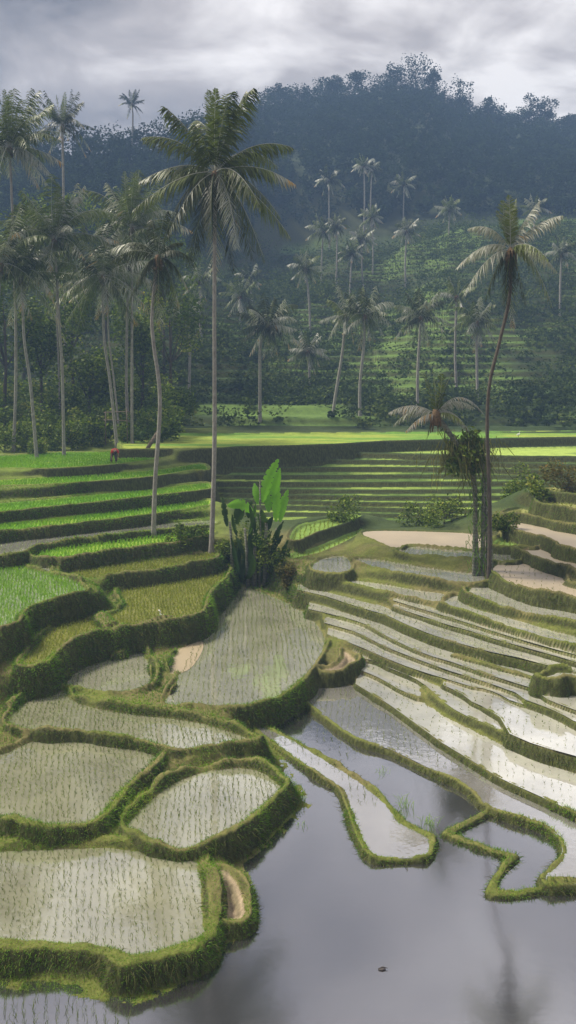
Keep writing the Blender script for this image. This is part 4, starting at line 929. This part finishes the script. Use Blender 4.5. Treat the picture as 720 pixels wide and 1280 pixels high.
for (x0, y0, x1, y1, r) in ((291,712,287,652,.09),(318,735,318,640,.11),(330,738,333,650,.12),(338,735,346,660,.1),(310,730,306,660,.1),(324,738,325,600,.05)):
    mb = MB(); mb.tube([np.array(PY(x0, y0, bc.y)) - B0 - [0, 0, .5], np.array(PY((x0 + x1) / 2 + 1, (y0 + y1) / 2, bc.y)) - B0, np.array(PY(x1, y1, bc.y)) - B0], [r * 1.2, r, r * .7], 8)
    link('stem', mb.mesh('stem', M['mossy_bark'], True), t_)
for lab, px, Y, r, hgt, m, tn_ in [('tangled dark shrub with brown twigs at the foot of the banana clump', 343, 50.0, 1.15, 1.3, 'jungle', .0), ('brown leaved shrub hanging over the edge of the oval paddy', 358, 48.5, .7, .8, 'red_leaf', 0), ('dark weedy bush beside the tall straight trunk foot', 285, 51.5, 1.0, .8, 'jungle', 0), ('dark weedy bush filling the gap behind the banana stems', 312, 51.8, 1.2, 1.6, 'jungle', 0)]:
    b = gpt(px, 0, Y); leafy_tree('shrub', lab, 'shrub', b, (b.x, b.y, b.z + hgt), (r, r * .8, hgt), 1300, .16, m, 'shrubs round the banana clump', .05, 9)

# ------------------------------------------------------------------ small things
M['red'] = plain('red_cloth', (0.55, 0.04, 0.04)); M['dark_cloth'] = plain('dark_cloth', (0.07, 0.06, 0.06)); M['skin'] = plain('skin', (0.28, 0.16, 0.10)); M['white'] = plain('white_feather', (.75, .75, .72)); M['beak'] = plain('beak', (.5, .35, .1)); M['straw'] = plain('straw', (.45, .36, .2)); M['black'] = plain('black_hair', (.02, .018, .016))
def skin_body(name, verts, edges, radii, m, parent, sub=1):
    me = bpy.data.meshes.new(name); me.from_pydata(verts, edges, []); me.materials.append(m)
    o = link(name, me, parent); sk = o.modifiers.new('skin', 'SKIN'); sk.use_smooth_shade = True
    for i, r_ in enumerate(radii): me.skin_vertices[0].data[i].radius = (r_, r_) if np.isscalar(r_) else r_
    me.skin_vertices[0].data[0].use_root = True
    o.modifiers.new('sub', 'SUBSURF').levels = sub; o.modifiers['sub'].render_levels = sub; return o
pb = gpt(142, 0, 71.0)
pt = thing('person', 'farmer in a red shirt bending over the bright green upper terrace', 'person', pb)
V_ = [(0, 0, .88), (0, -.12, 1.0), (0, -.34, 1.08), (0, -.52, 1.08), (0, -.62, 1.02), (0, -.70, .96), (0, -.78, .90),
      (-.11, .02, .84), (-.15, -.03, .47), (-.16, .04, .07), (-.17, -.12, .03), (.11, .02, .84), (.16, -.05, .47), (.17, .04, .07), (.18, -.12, .03),
      (-.18, -.50, 1.04), (-.24, -.50, .78), (-.20, -.56, .55), (-.19, -.58, .46), (.18, -.50, 1.04), (.25, -.50, .78), (.2, -.58, .55), (.19, -.60, .46)]
E_ = [(0, 1), (1, 2), (2, 3), (3, 4), (4, 5), (5, 6), (0, 7), (7, 8), (8, 9), (9, 10), (0, 11), (11, 12), (12, 13), (13, 14), (3, 15), (15, 16), (16, 17), (17, 18), (3, 19), (19, 20), (20, 21), (21, 22)]
RR = [.13, .13, .13, .12, .055, .085, .09, .09, .06, .04, .035, .09, .06, .04, .035, .055, .042, .032, .03, .055, .042, .032, .03]
for sgn, wi in ((-1, 18), (1, 22)):
    for f_ in range(5):
        j = len(V_); bx = V_[wi]; off = (f_ - 2) * .016
        V_ += [(bx[0] + off, bx[1] - .02, bx[2] - .05), (bx[0] + off * 1.4, bx[1] - .01 + (.03 if f_ == 0 else 0), bx[2] - (.10 if f_ else .07))]; E_ += [(wi, j), (j, j + 1)]; RR += [.009, .008]
skin_body('body', V_, E_, RR, M['skin'], pt, 1)
skin_body('shirt', [(0, -.02, .94), (0, -.14, 1.01), (0, -.34, 1.09), (0, -.52, 1.08), (-.19, -.50, 1.04), (-.24, -.5, .86), (.19, -.50, 1.04), (.25, -.5, .86)], [(0, 1), (1, 2), (2, 3), (3, 4), (4, 5), (3, 6), (6, 7)], [.16, .17, .175, .16, .085, .07, .085, .07], M['red'], pt)
skin_body('trousers', [(0, 0, .88), (-.11, .02, .82), (-.15, -.03, .47), (-.16, .03, .2), (.11, .02, .82), (.16, -.05, .47), (.17, .03, .2)], [(0, 1), (1, 2), (2, 3), (0, 4), (4, 5), (5, 6)], [.155, .115, .085, .075, .115, .085, .075], M['dark_cloth'], pt)
mb = MB(); mb.ball((0, -.76, .94), (.105, .115, .11), .5, 10, 8); link('hair', mb.mesh('hair', M['black'], True), pt)
pt.rotation_euler = (0, 0, R(20)); pt.scale = (1.2, 1.2, 1.1)

def egret(label, px, py, Y, s=1.0, rot=0., low=False):
    b = gpt(px, py, Y); t_ = thing('egret', label, 'bird', b, 'white birds standing in the paddies'); t_.scale = (s, s, s); t_.rotation_euler = (0, 0, rot)
    dz = -.22 if low else 0; nk = (.16, .30, .2) if low else (.2, .52, .2)
    skin_body('body', [(0, 0, .34 + dz), (-.14, 0, .33 + dz), (-.27, 0, .28 + dz), (.12, 0, .40 + dz), (nk[0], 0, nk[1]), (.15, 0, .36 if low else .62), (.2, 0, .42 if low else .70), (.27, 0, .43 if low else .71)], [(0, 1), (1, 2), (0, 3), (3, 4), (4, 5), (5, 6), (6, 7)], [.11, .09, .03, .07, .03, .025, .04, .02], M['white'], t_, 2)
    mb = MB(); hz1 = .43 if low else .71; mb.tube([(.28, 0, hz1), (.40, 0, hz1 - .02)], [.014, .003], 6); link('beak', mb.mesh('beak', M['beak']), t_)
    for y in (-.03, .03):
        mb = MB(); mb.tube([(0, y, .28), (.02, y, .1), (0, y, -.05)], [.012, .01, .01], 5); link('leg', mb.mesh('leg', M['dark_cloth']), t_)
egret('white bird crouching low in the yellowish paddy below the green terraces', 203, 757, 41.3, .9, 2.6, True)
egret('tiny white bird on the far bright green field past the bare trunks', 648, 533, 92, .9, .4)

def floater(name, label, px, py, z, size, m):
    X, Y = P(px, py, z); t0 = thing(name, label, 'debris', (X, Y, z)); mb = MB()
    mb.ball((0, 0, .01), (size, size * .5, size * .3), .5, 8, 5, .5); mb.tube([(-size, 0, .02), (0, .02, size * .5), (size * 1.3, 0, .03)], [.01, .015, .006], 5); link('husk', mb.mesh('husk', m), t0)
floater('floating_husk', 'small dark husk floating alone on the open pond', 478, 1212, 0, .09, M['dark_cloth'])
floater('floating_husk', 'reddish brown husk lying in the corner of the yellowish paddy', 58, 783, 1.79, .22, M['coconut'])
for lab, px, py, n, hgt in [('sprig of fresh grass in the water near the looped bund', 505, 1008, 26, .55), ('taller sprig of grass in the water past the looped bund', 537, 1030, 30, .5), ('tiny sprig of weed beside the looped bund crest', 480, 965, 14, .3), ('small dark weed in the water off the brown wall', 376, 1031, 12, .2)]:
    X, Y = P(px, py, 0); t0 = thing('grass_tuft', lab, 'grass tuft', (X, Y, 0), 'sprigs of grass in the open water'); pp = np.concatenate([RNG.normal(0, .12, (n, 2)), np.full((n, 1), -.02)], 1)
    r = blades(pp, np.concatenate([RNG.normal(0, .4, (n, 2)), np.ones((n, 1))], 1), hgt * RNG.uniform(.6, 1.1, n), .014, RNG.uniform(.5, .9, n), .35)
    link('foliage', new_mesh('foliage', r[0], [r[1], r[2]], M['lush_rice'], {'rnd': r[3]}), t0)
def sticks(name, label, cat, loc, segs, r=.05):
    t0 = thing(name, label, cat, loc)
    for nm, a, c in segs:
        mb = MB(); mb.tube([a, (np.array(a) + np.array(c)) / 2 + [0, 0, .02], c], r, 6); link(nm, mb.mesh(nm, M['wood']), t0)
b = gpt(153, 0, 84)
sticks('bamboo_rack', 'simple bamboo rack between the grove trunks behind the farmer', 'rack', b, [('post', (-1.6, 0, -.3), (-1.6, 0, 3.0)), ('post', (.5, 0, -.3), (.4, 0, 3.3)), ('rail', (-1.8, 0.06, 2.2), (.7, .06, 2.1)), ('rail', (-1.8, .06, 2.9), (.7, .06, 3.0))])
b = gpt(184, 0, 76)
sticks('leaning_log', 'old mossy log leaning on the edge of the upper terrace', 'log', b, [('log', (-.2, 0, -.2), (.9, .4, 1.6))], .17)
b = gpt(630, 0, 64)
sticks('bamboo_trellis', 'thin bamboo frame on the shaded far terraces beside the bare trunks', 'trellis', b, [('post', (0, 0, -.3), (0, 0, 1.5)), ('post', (1.2, 0, -.3), (1.2, 0, 1.5)), ('rail', (-.1, .04, 1.45), (1.3, .04, 1.45))], .035)

# ------------------------------------------------------------------ haze
hv = np.array([(x, y, z) for z in (-1.7, 150) for y in (-60, 450) for x in (-295, 295)], float)
hf = np.array([(0, 2, 3, 1), (4, 5, 7, 6), (0, 1, 5, 4), (2, 6, 7, 3), (0, 4, 6, 2), (1, 3, 7, 5)])
m = bpy.data.materials.new('haze'); m.use_nodes = True; t = m.node_tree; t.nodes.clear()
o_ = t.nodes.new('ShaderNodeOutputMaterial'); v_ = t.nodes.new('ShaderNodeVolumePrincipled'); t.links.new(v_.outputs[0], o_.inputs['Volume'])
v_.inputs['Color'].default_value = (.27, .43, .74, 1); v_.inputs['Density'].default_value = .00135; v_.inputs['Anisotropy'].default_value = 0
link('haze', new_mesh('haze', hv, hf, m), kind='stuff', label='thin blue haze filling the valley', category='haze')
